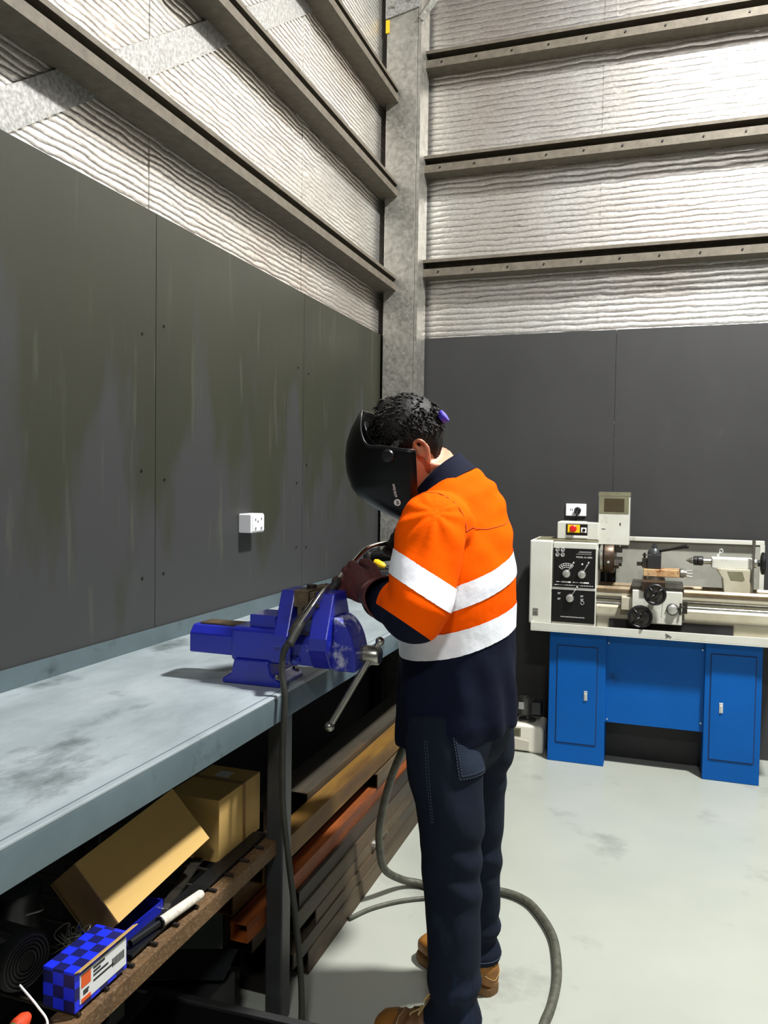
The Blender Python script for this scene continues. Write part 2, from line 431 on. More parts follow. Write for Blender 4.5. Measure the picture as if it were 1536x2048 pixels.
# laps of the foil rolls: slight vertical overlaps
bm = B()
for y in (-2.49, -1.29, -3.7): box(bm, (-.021, y, 2.2), (-.017, y + .07, 5.6))
obj('trim_1', bm, M['foil_l'], kind='structure', label='vertical laps of the reflective foil on the left wall')
bm = B()
for x in (1.26, 2.5): box(bm, (x, .017, 2.2), (x + .07, .021, 5.6))
obj('trim_2', bm, M['foil_b'], kind='structure', label='vertical laps of the reflective foil on the back wall')

def lining(name, label, axis, cuts, m):
    r = thing(name, label, 'wall lining', (0, 0, 0), kind='structure')
    for a, b in zip(cuts[:-1], cuts[1:]):
        bm = B()
        lo, hi = [0, 0, 0], [0, 0, 2.392]
        t = 1 - axis
        lo[axis], hi[axis] = a + .0015, b - .0015
        lo[t], hi[t] = (-.019, 0) if t == 0 else (0, .019)
        box(bm, lo, hi); o = obj('lining_sheet', bm, m, r)
        s = B()
        for p in (a + .05, b - .07):
            for z in ((1.15, 1.52, 2.03) if axis == 1 else (1.3,)):
                c = [0, 0, z + random.uniform(-.06, .06)]; c[axis] = p + random.uniform(-.01, .01)
                d = list(c); e = list(c); e[t] = .003 if t == 0 else -.003; d[t] = -.002 if t == 0 else .002
                cyl(s, d, e, .0045, n=10)
        obj('screw', s, M['screw'], o)
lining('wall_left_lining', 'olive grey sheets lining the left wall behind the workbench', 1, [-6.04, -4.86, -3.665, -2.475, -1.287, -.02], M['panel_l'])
lining('wall_back_lining', 'dark grey sheets lining the back wall behind the lathe', 0, [.0, .168, 1.368, 2.568, 3.768, 6], M['panel_b'])

# girts: C sections opening to the room, a short lip above and a tall one below
def girt(label, along, z, h, a, b, t=.0025):
    dep0, dep1 = .0, .115
    prof = [(dep0, z), (dep1, z), (dep1, z + h * .45), (dep1 - t, z + h * .45), (dep1 - t, z + t), (dep0 + t, z + t), (dep0 + t, z + h - t),
            (dep1 - t, z + h - t), (dep1 - t, z + h - .018), (dep1, z + h - .018), (dep1, z + h), (dep0, z + h)]
    bm = B()
    if along == 1:
        prism(bm, [(d - .018, q) for d, q in prof], 1, a, b)
    else:
        prism(bm, [(-d + .018, q) for d, q in prof], 0, a, b)
    o = obj('wall_girt', bm, M['galv_dark'], kind='structure', label=label, cat='girt', loc=(0, 0, z))
    if along == 0:
        s = B(); x = a + .13
        while x < b:
            cyl(s, (x, -.096, z + h * .25), (x, -.1015, z + h * .25), .0055, n=8); x += .21
        obj('screw', s, M['screw'], o)
for z, n in ((2.648, 'lowest'), (3.205, 'middle'), (3.755, 'topmost')):
    girt(n + ' steel girt on the left wall, above the workbench', 1, z, .085, -6.5, -.02)
for z, n in ((2.745, 'lowest'), (3.365, 'middle'), (3.985, 'topmost')):
    girt(n + ' steel girt with screws on the back wall, above the lathe', 0, z, .102, .2, 5.9)

# corner column: C section seen on its web, with end plate and knee brace
t = thing('corner_column', 'galvanised steel column standing in the corner between both walls', 'column', (.115, -.14, 0), kind='structure')
bm = B(); prism(bm, [(.018, -.2), (.21, -.2), (.21, -.194), (.024, -.194), (.024, -.02), (.018, -.02)], 2, 0, 5.5)
obj('web', bm, M['galv'], t, bevel=.002)
bm = B(); prism(bm, [(.213, -.202), (.232, -.202), (.232, -.03), (.226, -.03), (.226, -.196), (.213, -.196)], 2, 0, 5.5)
obj('flange', bm, M['galv'], t)
bm = B(); prism(bm, [(.010, 4.25), (.218, 4.29), (.29, 4.45), (.29, 5.2), (.010, 5.2)], 1, -.210, -.2005)
obj('gusset_plate', bm, M['galv_spangle'], t, bevel=.0015)
bm = B()
for x, z in ((.055, 4.32), (.165, 4.345), (.055, 4.5), (.165, 4.52)): cyl(bm, (x, -.21, z), (x, -.222, z), .013, n=6)
obj('bolt', bm, M['galv'], t)
bm = B(); tube(bm, [(.225, -.2, 4.22), (.62, -.2, 4.72)], .026, n=4); obj('knee_brace', bm, M['galv'], t)
bm = B(); box(bm, (.012, -.208, 4.17), (.034, -.2005, 4.245)); obj('tag', bm, M['yellow'], t, label='small yellow paint mark')

# flat galvanised brace running up across the left wall behind the girts
a, b = V((-.012, -3.62, 2.10)), V((-.012, -.55, 4.28))
u = (b - a).normalized(); w = V((0, -u.z, u.y)) * .05; th = V((.004, 0, 0))
bm = B(); rings(bm, [[a - w, a + w, a + w + th, a - w + th], [b - w, b + w, b + w + th, b - w + th]]); bmesh.ops.recalc_face_normals(bm, faces=bm.faces)
obj('strap_brace', bm, M['galv_spangle'], kind='structure', label='flat galvanised strap brace rising across the foil of the left wall', cat='brace')

# ------------------------------------------------------------------ sockets
t = thing('power_socket', 'white surface-mounted socket block on the olive grey left wall', 'socket', (0, -1.85, 1.32))
bm = B(); box(bm, (0, -1.905, 1.284), (.060, -1.795, 1.362)); obj('socket_body', bm, M['white'], t, bevel=.005)
bm = B(); box(bm, (.058, -1.898, 1.290), (.065, -1.802, 1.356)); f = obj('face_plate', bm, M['white'], t, bevel=.003)
for dy, dz in ((-.028, .012), (.022, .014), (-.008, .004)):
    bm = B(); box(bm, (.0635, -1.85 + dy - .003, 1.326 + dz - .005), (.0658, -1.85 + dy + .003, 1.326 + dz + .005)); obj('pin_hole', bm, M['hole'], f)
for dy in (-.03, .02):
    bm = B(); box(bm, (.064, -1.85 + dy - .006, 1.297), (.068, -1.85 + dy + .006, 1.308)); obj('switch', bm, M['dial'], f, bevel=.001)

t = thing('power_point', 'white flat power point on the dark back wall, above the lathe headstock', 'socket', (1.165, 0, 1.352))
bm = B(); box(bm, (1.106, -.012, 1.316), (1.223, 0, 1.389)); f = obj('face_plate', bm, M['white'], t, bevel=.004)
for x in (1.133, 1.143):
    bm = B(); box(bm, (x, -.0135, 1.349), (x + .003, -.0115, 1.36)); obj('pin_hole', bm, M['hole'], f)
bm = B(); box(bm, (1.146, -.016, 1.33), (1.156, -.011, 1.342)); obj('switch', bm, M['white'], f, bevel=.001)
t = thing('power_plug', 'round black plug and lead in the white power point on the back wall', 'plug', (1.175, -.012, 1.35))
bm = B(); revolve(bm, [(0, .019), (.022, .019), (.028, .014), (.034, .012)], (1.175, -.012, 1.351), (0, -1, 0)); obj('plug_body', bm, M['black'], t, smooth=True)
bm = B(); tube(bm, spline([(1.175, -.04, 1.35), (1.173, -.05, 1.325), (1.168, -.045, 1.29), (1.162, -.04, 1.24), (1.16, -.06, 1.2)]), .0045, n=8); obj('lead', bm, M['black'], t, smooth='all')

# ------------------------------------------------------------------ workbench
WZ = .935
t = thing('workbench', 'long steel workbench with blue grey worn top along the left wall', 'workbench', (.35, -2.3, 0))
bm = B(); box(bm, (.012, -5.2, WZ - .008), (.69, -.23, WZ)); top = obj('worktop', bm, M['bench_top'], t, bevel=.003)
bm = B(); prism(bm, [(.672, WZ + .0005), (.686, WZ - .002), (.692, WZ - .012), (.692, WZ - .072), (.686, WZ - .072), (.686, WZ - .014), (.672, WZ - .008)], 1, -5.2, -.23)
obj('front_lip', bm, M['bench_paint'], t, smooth=True)
bm = B(); prism(bm, [(.003, WZ - .01), (.003, WZ + .055), (.009, WZ + .055), (.013, WZ + .001), (.013, WZ - .01)], 1, -5.2, -.23)
obj('upstand', bm, M['bench_paint'], t)
for x in (.63, .03):
    for y in (-4.6, -2.86, -.30):
        bm = B(); box(bm, (x, y, 0), (x + .05, y + .055, WZ - .008)); obj('leg', bm, M['leg_steel'], t, bevel=.004)
for y in (-4.6, -2.86, -.30):
    bm = B(); box(bm, (.08, y + .005, WZ - .06), (.63, y + .045, WZ - .009)); obj('cross_bearer', bm, M['leg_steel'], t)
bm = B(); prism(bm, [(.655, .478), (.661, .478), (.661, .517), (.603, .517), (.603, .512), (.655, .512)], 1, -4.6, -2.80)
obj('shelf_rail', bm, M['rail'], t)
bm = B(); prism(bm, [(.05, .478), (.056, .478), (.056, .512), (.11, .512), (.11, .517), (.05, .517)], 1, -4.6, -2.80)
obj('shelf_rail', bm, M['rail'], t)
y = -4.5
while y < -2.83:
    bm = B()
    cyl(bm, (.06, y, .5215), (.652, y, .5215), .0042, n=8)
    obj('shelf_rod', bm, M['rod'], t, smooth=True); y += .079
SZ = .5262   # level of what lies on the shelf rods

# ------------------------------------------------------------------ on the shelf
t = thing('cardboard_carton', 'closed cardboard carton at the far end of the shelf, beside the leg', 'carton', (.52, -2.93, SZ))
bm = B(); box(bm, (.44, -3.045, SZ), (.592, -2.825, .688)); c = obj('carton_body', bm, M['card'], t, bevel=.002)
bm = B(); box(bm, (.5915, -2.925, SZ + .002), (.5935, -2.91, .6885)); box(bm, (.44, -2.925, .6875), (.593, -2.91, .6892)); obj('packing_tape', bm, M['tape'], t)
bm = B(); box(bm, (.49, -2.9, .688), (.53, -2.862, .6895)); obj('label_patch', bm, M['label_white'], t)

# tilted open carton
u = V((0, 1, .085)).normalized(); w = V((-.66, .06, .75)).normalized(); w = (w - u * w.dot(u)).normalized(); nn = u.cross(w)
if nn.x > 0: nn = -nn
o0 = V((.604, -3.462, .592))
t = thing('open_carton', 'cardboard carton tipped onto its edge on the shelf, left of the closed carton', 'carton', o0)
LW, LH, LD = .348, .150, .088
def pan(bm, p, a, b, th):
    n = a.cross(b).normalized() * th
    vs = [bm.verts.new(q) for q in (p, p + a, p + a + b, p + b, p + n, p + a + n, p + a + b + n, p + b + n)]
    for q in ((3, 2, 1, 0), (4, 5, 6, 7), (0, 1, 5, 4), (1, 2, 6, 5), (2, 3, 7, 6), (3, 0, 4, 7)): bm.faces.new([vs[i] for i in q])
    return bm
bm = B(); pan(bm, o0, u * LW, w * LH, .004); obj('front_panel', bm, M['card'], t)
bm = B(); pan(bm, o0 + u * .004, nn * LD, w * LH, .003); obj('end_panel', bm, M['card_dark'], t)
bm = B(); pan(bm, o0 + u * LW, nn * LD, w * LH, .003); obj('end_panel', bm, M['card_dark'], t)
bm = B(); pan(bm, o0 + nn * .004, u * LW, nn * (LD - .004), .003); obj('bottom_panel', bm, M['card_dark'], t)
bm = B(); pan(bm, o0 + nn * LD, u * LW, w * LH, .003); obj('back_panel', bm, M['card_dark'], t)

# blue chequered carton with shipping label
t = thing('blue_carton', 'small blue chequered carton with a white and orange label on the shelf', 'carton', (.6, -3.57, SZ))
bm = B(); box(bm, (.575, -3.64, SZ), (.648, -3.49, .602)); c = obj('carton_body', bm, M['check'], t, bevel=.002)
bm = B(); box(bm, (.6475, -3.628, .538), (.6495, -3.495, .592)); l = obj('shipping_label', bm, M['label_white'], t)
bm = B(); box(bm, (.6493, -3.625, .566), (.6503, -3.600, .590)); box(bm, (.6493, -3.625, .5385), (.6503, -3.600, .546)); obj('orange_panel', bm, M['orange_print'], l)
bm = B()
for k, (a, b2, z) in enumerate(((-3.592, -3.56, .584), (-3.592, -3.572, .577), (-3.592, -3.55, .570), (-3.592, -3.535, .560), (-3.62, -3.605, .556), (-3.62, -3.607, .551))):
    box(bm, (.6493, a, z), (.6502, b2, z + .0035))
for k in range(9): box(bm, (.6493, -3.538 + k * .0042, .556), (.6502, -3.536 + k * .0042, .572))
obj('print', bm, M['ink'], l)
bm = B(); pan(bm, V((.646, -3.64, .602)), V((0, .17, 0)), V((.012, 0, .006)), .0015); obj('lid_flap', bm, M['card'], t)

# second, open blue box under the tipped carton
t = thing('blue_tray', 'open blue box lying on the shelf under the tipped carton', 'box', (.54, -3.36, SZ))
bm = B(); box(bm, (.475, -3.43, SZ), (.597, -3.29, SZ + .004)); obj('tray_floor', bm, M['vise_blue'], t)
bm = B()
box(bm, (.594, -3.43, SZ), (.597, -3.29, SZ + .03)); box(bm, (.475, -3.43, SZ), (.478, -3.29, SZ + .03)); box(bm, (.475, -3.43, SZ), (.597, -3.427, SZ + .03)); box(bm, (.475, -3.293, SZ), (.597, -3.29, SZ + .03))
obj('tray_wall', bm, M['vise_blue'], t)

# long black bar, toothed blade, white-wrapped handle
bm = B(); box(bm, (-.021, -.30, 0), (.021, .30, .006), Matrix.Translation((.612, -3.16, SZ)) @ Matrix.Rotation(R(1.0), 4, 'Z'))
obj('flat_bar', bm, M['blade'], loc=(.612, -3.16, SZ), bevel=.001, label='long flat black steel bar lying along the rear of the rusty shelf rail', cat='steel bar')
t = thing('saw_blade', 'toothed dark saw blade lying on the shelf behind the flat bar', 'saw blade', (.562, -3.2, SZ))
bm = B()
pts = [(-.012, -.13), (-.012, .13)]
for k in range(27): pts += [(.010, .13 - k * .0096), (.015, .13 - k * .0096 - .0048)]
pts += [(.010, -.13)]
M4 = Matrix.Translation((.560, -3.155, SZ + .002)) @ Matrix.Rotation(R(14), 4, 'Z')
prism(bm, pts, 2, 0, .003); bmesh.ops.transform(bm, matrix=M4, verts=bm.verts); obj('blade', bm, M['steel_dark'], t)
bm = B(); box(bm, (-.016, -.15, 0), (.014, -.125, .012), M4); obj('blade_clamp', bm, M['steel'], t, bevel=.001)
t = thing('wrapped_file', 'file with white wrapped handle lying against the rusty shelf rail', 'file', (.64, -3.28, SZ))
a, b = V((.631, -3.352, SZ + .017)), V((.648, -3.22, SZ + .017)); d = (b - a).normalized()
bm = B(); revolve(bm, [(0, .0095), (.006, .0115), (.07, .0112), (.132, .0105), (.137, .008)], a, d, 16); obj('handle', bm, M['wrap'], t, smooth=True)
bm = B(); cyl(bm, a - d * .004, a, .0125, n=14); obj('collar', bm, M['black'], t)
bm = B(); tube(bm, [a - d * .09, a - d * .003], .007, n=8); obj('shank', bm, M['blade'], t)

# angle grinder, bottle, bits at the near end
t = thing('power_tool', 'black power tool with slotted round guard at the near end of the shelf', 'power tool', (.45, -3.62, SZ))
bm = B(); revolve(bm, [(-.16, .03), (-.13, .045), (-.03, .052), (0, .056), (.012, .052)], (.505, -3.615, SZ + .058), (1, -.18, 0), 24); obj('housing', bm, M['black_matt'], t, smooth=True)
ax = V((1, -.18, 0)).normalized(); cc = V((.505, -3.615, SZ + .058)) + ax * .013
bm = B()
for rr in (.048, .041, .034, .027, .02): torus(bm, cc, ax, rr, .0016, 28, 6)
obj('vent_ring', bm, M['leg_steel'], t, smooth='all')
bm = B(); cyl(bm, (.49, -3.63, SZ + .10), (.43, -3.66, SZ + .13), .012, n=12); obj('grip', bm, M['black'], t)
t = thing('screwdriver', 'orange red and green handled screwdriver at the near end of the shelf', 'screwdriver', (.62, -3.72, SZ))
bm = B(); revolve(bm, [(0, .008), (.01, .013), (.03, .014), (.034, .010)], (.588, -3.690, SZ + .016), (.1, -1, 0), 14); obj('handle_cap', bm, M['hazard_red'], t, smooth=True)
bm = B(); revolve(bm, [(0, .012), (.05, .014), (.09, .010)], (.5915, -3.726, SZ + .016), (.1, -1, 0), 14); obj('handle', bm, M['green'], t, smooth=True)
t = thing('black_jar', 'round black jar with wire handle at the back of the shelf', 'jar', (.36, -3.485, SZ))
bm = B(); revolve(bm, [(0, .05), (.09, .052), (.098, .056), (.11, .056), (.112, .05)], (.36, -3.485, SZ), (0, 0, 1), 24); obj('jar_body', bm, M['black'], t, smooth=True)
bm = B(); tube(bm, spline([(.412, -3.505, SZ + .07), (.435, -3.485, SZ + .075), (.412, -3.465, SZ + .07)]), .002, n=6); obj('wire_handle', bm, M['steel'], t)
bm = B(); tube(bm, spline([(.56, -3.68, SZ + .06), (.60, -3.68, SZ + .03), (.64, -3.70, SZ + .02), (.648, -3.74, SZ + .012), (.65, -3.78, SZ + .012)]), .0022, n=6)
obj('white_wire', bm, M['white'], loc=(.6, -3.7, SZ), smooth='all', label='thin pale wire curling down beside the blue chequered carton', cat='wire')
bm = B(); random.seed(5)
for k in range(16):
    a0 = random.uniform(0, 6.28); c0 = V((.545, -3.525, SZ + .045)); 
    tube(bm, spline([c0 + V((random.uniform(-.03, .02), random.uniform(-.03, .04), random.uniform(-.02, .03))) for _ in range(4)], 5), .001, n=5)
obj('wire_tangle', bm, M['steel'], loc=(.545, -3.6, SZ + .05), smooth='all', kind='stuff', label='tangle of fine silvery wire behind the blue chequered carton', cat='wire')

# ------------------------------------------------------------------ steel stock under the bench
rows = [  # x0, x1, z0, z1, y near, y far, material, wall, label
    (.585, .655, .0, .072, -2.62, -.35, 'st_brown', 1, 'lowest brown steel tube on the floor at the front of the stock pile'),
    (.580, .652, .073, .118, -2.72, -.35, 'st_grey', 1, 'grey brown steel tube second from the floor in the stock pile'),
    (.584, .648, .119, .165, -2.55, -.35, 'st_brown', 1, 'brown steel tube third from the floor in the stock pile'),
    (.580, .646, .166, .221, -2.70, -.35, 'st_grey', 1, 'wide grey brown tube below the dark tube in the stock pile'),
    (.586, .640, .222, .271, -2.66, -.35, 'st_dark', 1, 'dark steel tube under the bright orange rusty tube'),
    (.572, .626, .272, .323, -2.95, -.35, 'st_orange', 1, 'bright orange rusty square tube running through the stock pile'),
    (.572, .632, .324, .378, -1.94, -.35, 'st_brown', 1, 'brown tube with open square end resting on the orange rusty tube'),
    (.50, .570, .324, .386, -2.93, -.35, 'st_ochre', 1, 'ochre square tube with open near end beside the open-ended tube in the stock pile'),
    (.560, .624, .387, .452, -2.86, -.35, 'st_ochre', 1, 'ochre yellow square tube on top at the front of the stock pile'),
    (.490, .556, .387, .470, -2.42, -.35, 'st_grey', 1, 'grey channel with open end behind the ochre yellow tube'),
    (.42, .488, .33, .47, -2.6, -.35, 'st_dark', 1, 'tall dark box section at the back of the stock pile'),
    (.49, .58, .0, .16, -2.75, -.35, 'st_dark', 1, 'heavy dark box section low in the middle of the stock pile'),
    (.48, .570, .162, .322, -2.82, -.35, 'st_brown', 1, 'large brown box section in the middle of the stock pile'),
    (.38, .478, .0, .326, -2.66, -.35, 'st_dark', 1, 'deep dark beam on the floor at the back of the stock pile'),
]
for x0, x1, z0, z1, ya, yb, m, wl, lab in rows:
    bm = B(); th = .004
    x1 -= .001
    for lo, hi in (((x0, ya, z0), (x1, yb, z0 + th)), ((x0, ya, z1 - th), (x1, yb, z1)), ((x0, ya, z0 + th), (x0 + th, yb, z1 - th)), ((x1 - th, ya, z0 + th), (x1, yb, z1 - th))):
        box(bm, lo, hi)
    obj('steel_tube', bm, M[m], loc=((x0 + x1) / 2, (ya + yb) / 2, z0), label=lab, cat='steel tube', group='steel tubes stacked under the bench')
t = thing('wire_loop', 'small loop of bright wire hanging from the side of the stock pile', 'wire', (.66, -2.0, .12))
bm = B(); tube(bm, spline([(.648, -2.03, .155), (.665, -2.02, .16), (.668, -1.97, .165), (.662, -1.91, .15), (.66, -1.9, .13)]), .002, n=6); obj('wire', bm, M['steel'], t, smooth='all')
bm = B(); box(bm, (.645, -2.045, .146), (.664, -2.02, .158)); obj('clip', bm, M['silver'], t)

# dark offcuts and bin on the floor under the shelf
bm = B(); box(bm, (0, 0, 0), (.24, .13, .004), Matrix.Translation((.385, -3.12, .222)) @ Matrix.Rotation(R(14), 4, 'Z') @ Matrix.Rotation(R(-4), 4, 'Y'))
obj('sheet_offcut', bm, M['sheet_dark'], loc=(.5, -3.05, .215), label='square dark sheet offcut lying on the black steel block under the shelf', cat='sheet metal')
bm = B(); box(bm, (.37, -3.13, .0), (.60, -2.97, .205)); obj('scrap_block', bm, M['black_matt'], loc=(.48, -3.05, 0), bevel=.004, label='black steel block on the floor under the shelf, behind the black bin', cat='steel block')
t = thing('black_bin', 'open black plastic bin on the floor at the near edge of the view', 'bin', (.7, -3.25, 0))
Mb = Matrix.Translation((.73, -3.30, 0)) @ Matrix.Rotation(R(2), 4, 'Z')
bm = B()
for lo, hi in (((-.24, -.14, 0), (.24, .14, .008)), ((-.24, .132, .008), (.24, .14, .24)), ((-.24, -.14, .008), (.24, -.132, .24)), ((-.24, -.132, .008), (-.232, .132, .24)), ((.232, -.132, .008), (.24, .132, .24))): box(bm, lo, hi, Mb)
obj('bin_body', bm, M['black'], t)
bm = B()
for lo, hi in (((-.25, .128, .24), (.25, .15, .252)), ((-.25, -.15, .24), (.25, -.128, .252)), ((-.25, -.128, .24), (-.228, .128, .252)), ((.228, -.128, .24), (.25, .128, .252))): box(bm, lo, hi, Mb)
obj('rim', bm, M['black_matt'], t, bevel=.003)
bm = B(); box(bm, (.28, -3.5, .0), (.42, -3.25, .30)); obj('steel_offcut', bm, M['sheet_dark'], loc=(.35, -3.4, 0), bevel=.003, label='dark upright steel offcut on the floor under the near shelf', cat='steel offcut')

# small heap of tools at the far end of the bench
t = thing('tool_case', 'low black tool case at the far end of the bench by the column', 'tool case', (.17, -.6, WZ))
TZ = WZ + .088
bm = B(); box(bm, (.035, -.76, WZ + .0005), (.32, -.46, WZ + .055)); obj('case_base', bm, M['black_matt'], t, bevel=.008)
bm = B(); box(bm, (.035, -.76, WZ + .057), (.32, -.46, TZ)); obj('case_lid', bm, M['black_matt'], t, bevel=.008)
for x in (.09, .265):
    bm = B(); box(bm, (x - .012, -.766, WZ + .04), (x + .012, -.759, WZ + .07)); obj('latch', bm, M['steel'], t, bevel=.001)
t = thing('angle_grinder', 'black angle grinder lying on the tool case by the column', 'grinder', (.16, -.58, TZ))
bm = B(); revolve(bm, [(0, .026), (.03, .033), (.13, .032), (.19, .025)], (.09, -.57, TZ + .055), (.97, .0, .12), 18); obj('housing', bm, M['black'], t, smooth=True)
bm = B(); revolve(bm, [(-.04, .03), (.01, .034), (.035, .026)], (.085, -.57, TZ + .05), (0, 0, 1), 18); obj('gear_head', bm, M['steel_dark'], t, smooth=True)
bm = B(); cyl(bm, (.085, -.57, TZ + .001), (.085, -.57, TZ + .007), .055, n=28); obj('disc', bm, M['iron'], t)
bm = B(); tube(bm, spline([(.27, -.57, TZ + .08), (.305, -.56, TZ + .085), (.31, -.62, TZ + .05), (.25, -.66, TZ + .008), (.17, -.60, TZ + .006), (.15, -.50, TZ + .006)]), .0045, n=8); obj('lead', bm, M['black'], t, smooth='all')
bm = B(); tube(bm, spline([(.10, -.6, TZ + .085), (.13, -.62, TZ + .105), (.19, -.61, TZ + .10), (.2, -.58, TZ + .08)]), .003, n=6); obj('guard_wire', bm, M['steel_dark'], t, smooth='all')
t = thing('tape_roll', 'small dark red roll with white core end on the tool case', 'roll', (.125, -.70, TZ))
bm = B(); cyl(bm, (.105, -.70, TZ + .0225), (.145, -.70, TZ + .0225), .022, n=24); obj('roll_body', bm, M['glove'], t, smooth=True)
bm = B(); cyl(bm, (.096, -.70, TZ + .0225), (.105, -.70, TZ + .0225), .015, n=20); obj('core', bm, M['white'], t)
t = thing('hand_tool', 'yellow handled hand tool lying on the tool case', 'hand tool', (.185, -.70, TZ))
bm = B(); revolve(bm, [(0, .014), (.015, .020), (.055, .018), (.07, .011)], (.16, -.69, TZ + .042), (.93, -.1, -.36), 14); obj('handle', bm, M['yellow'], t, smooth=True)
bm = B(); cyl(bm, (.222, -.697, TZ + .018), (.26, -.70, TZ + .006), .005, n=10); obj('shaft', bm, M['steel'], t)
bm = B(); cyl(bm, (.160, -.69, TZ + .001), (.160, -.69, TZ + .03), .012, n=12); obj('collar', bm, M['black'], t)
# ------------------------------------------------------------------ vise
YV = -2.775
t = thing('bench_vise', 'large blue bench vise bolted to the bench front edge', 'vise', (.57, YV, WZ))
bm = B()
prism(bm, [(.485, WZ), (.662, WZ), (.662, WZ + .012), (.636, WZ + .03), (.626, WZ + .07), (.522, WZ + .07), (.512, WZ + .03), (.485, WZ + .012)], 1, YV - .078, YV + .078)
obj('base', bm, M['vise_blue'], t, bevel=.004)
for x, y in ((.505, YV - .06), (.645, YV - .06), (.505, YV + .06), (.645, YV + .06)):
    bm = B(); cyl(bm, (x, y, WZ + .008), (x, y, WZ + .024), .011, n=6); cyl(bm, (x, y, WZ + .024), (x, y, WZ + .032), .006, n=10); obj('bolt', bm, M['steel'], t)
bm = B()
box(bm, (.505, YV - .07, WZ + .062), (.688, YV + .07, WZ + .158))
obj('fixed_body', bm, M['vise_blue'], t, bevel=.012, seg=3)
bm = B(); prism(bm, [(-.055, WZ + .072), (.055, WZ + .072), (.055, WZ + .128), (.036, WZ + .15), (-.036, WZ + .15), (-.055, WZ + .128)], 0, .365, .51)
bmesh.ops.translate(bm, verts=bm.verts, vec=(0, YV, 0)); obj('tail', bm, M['vise_blue'], t, bevel=.004)
bm = B(); box(bm, (.385, YV - .03, WZ + .149), (.51, YV + .03, WZ + .155)); obj('slide_strip', bm, M['iron'], t, bevel=.001)
bm = B(); box(bm, (.555, YV - .05, WZ + .155), (.635, YV + .05, WZ + .192)); obj('anvil', bm, M['vise_blue'], t, bevel=.003)
# jaws: chamfered plates across the vise (Y-Z outline)
def jaw(y0, zlo, ztop):
    zm = WZ + .135
    return [(y0 - .058, zlo), (y0 + .058, zlo), (y0 + .092, zm - .02), (y0 + .092, zm + .012), (y0 + .042, ztop), (y0 - .042, ztop), (y0 - .092, zm + .012), (y0 - .092, zm - .02)]
bm = B(); prism(bm, jaw(YV, WZ + .12, WZ + .265), 0, .648, .692); obj('fixed_jaw', bm, M['vise_blue'], t, bevel=.004)
bm = B(); box(bm, (.692, YV - .055, WZ + .222), (.703, YV + .055, WZ + .267)); obj('jaw_insert', bm, M['iron'], t, bevel=.001)
bm = B(); prism(bm, jaw(YV, WZ + .06, WZ + .262), 0, .752, .806)
obj('sliding_jaw', bm, M['vise_blue'], t, bevel=.004)
bm = B(); box(bm, (.738, YV - .055, WZ + .220), (.752, YV + .055, WZ + .264)); obj('jaw_insert', bm, M['iron'], t, bevel=.001)
# rounded buttress ahead of the sliding jaw, and its slide
bm = B()
pts = [(.806, WZ + .055), (.872, WZ + .055)]
for k in range(9):
    a = k / 8 * PI / 2; pts.append((.806 + .066 * math.cos(a), WZ + .075 + .125 * math.sin(a)))
prism(bm, pts, 1, YV - .052, YV + .052); obj('buttress', bm, M['vise_worn'], t, bevel=.006, seg=3)
bm = B(); prism(bm, [(-.052, WZ + .062), (.052, WZ + .062), (.052, WZ + .12), (.034, WZ + .14), (-.034, WZ + .14), (-.052, WZ + .12)], 0, .66, .86)
bmesh.ops.translate(bm, verts=bm.verts, vec=(0, YV, 0)); obj('slide_bar', bm, M['vise_worn'], t, bevel=.003)
SZc = WZ + .096
bm = B(); revolve(bm, [(0, .021), (.012, .023), (.014, .026), (.05, .026), (.056, .022)], (.868, YV, SZc), (1, 0, 0), 28); obj('screw_head', bm, M['steel'], t, smooth=True)
hd = V((.30, -.40, -.80)).normalized()
hd = V((-.42, -.36, -.86)).normalized()
hc = V((.902, YV - .01, SZc))
ha, hb = hc - hd * .045, hc + hd * .215
bm = B(); tube(bm, [ha, hb], .0085, n=14); h = obj('handle', bm, M['steel'], t, smooth=True)
for q, r_ in ((ha, .0125), (hb, .0135)):
    bm = B(); ball(bm, q, r_); obj('handle_knob', bm, M['steel'], h, smooth='all')
bm = B(); revolve(bm, [(0, .012), (.010, .012), (.012, .008)], (.70, YV - .05, WZ + .075), (0, -1, 0), 20); obj('lock_boss', bm, M['vise_blue'], t, smooth=True)

# clamped flat bar and earth clamp with its cable
t = thing('welded_flat_bar', 'dark flat steel workpiece clamped upright between the blue vise jaws', 'workpiece', (.71, YV, WZ + .2))
bm = B(); box(bm, (.7045, YV - .060, WZ + .185), (.7365, YV + .10, WZ + .268)); obj('work_block', bm, M['iron'], t, bevel=.002)
bm = B(); cyl(bm, (.72, YV - .0, WZ + .262), (.72, YV - .0, WZ + .278), .014, n=20); obj('boss', bm, M['steel_dark'], t)
t = thing('earth_clamp', 'silver earth clamp with black cable gripping the work in the vise', 'clamp', (.70, -2.86, 1.13))
a = V((.778, -2.79, 1.214)); b = V((.728, -2.875, 1.108))
d = (b - a).normalized(); x = frame(d, (1, 0, 0))[0]
bm = B()
rs = []
for k, (s, wd, th, bow) in enumerate(((0, .007, .003, 0), (.02, .012, .004, .006), (.05, .013, .004, .012), (.085, .012, .004, .010), (.12, .014, .005, .0), (.15, .011, .005, -.004))):
    c = a + d * s + V((.01, -.01, .012)).normalized() * bow * 1.2
    y2 = d.cross(x).normalized()
    rs.append([c + x * wd + y2 * th, c - x * wd + y2 * th, c - x * wd - y2 * th, c + x * wd - y2 * th])
rings(bm, rs); obj('clamp_arm', bm, M['steel'], t, bevel=.002)
bm = B(); rs2 = [[p + V((-.022, .004, -.012)) for p in r] for r in rs]; rings(bm, rs2); obj('clamp_arm', bm, M['steel_dark'], t, bevel=.002)
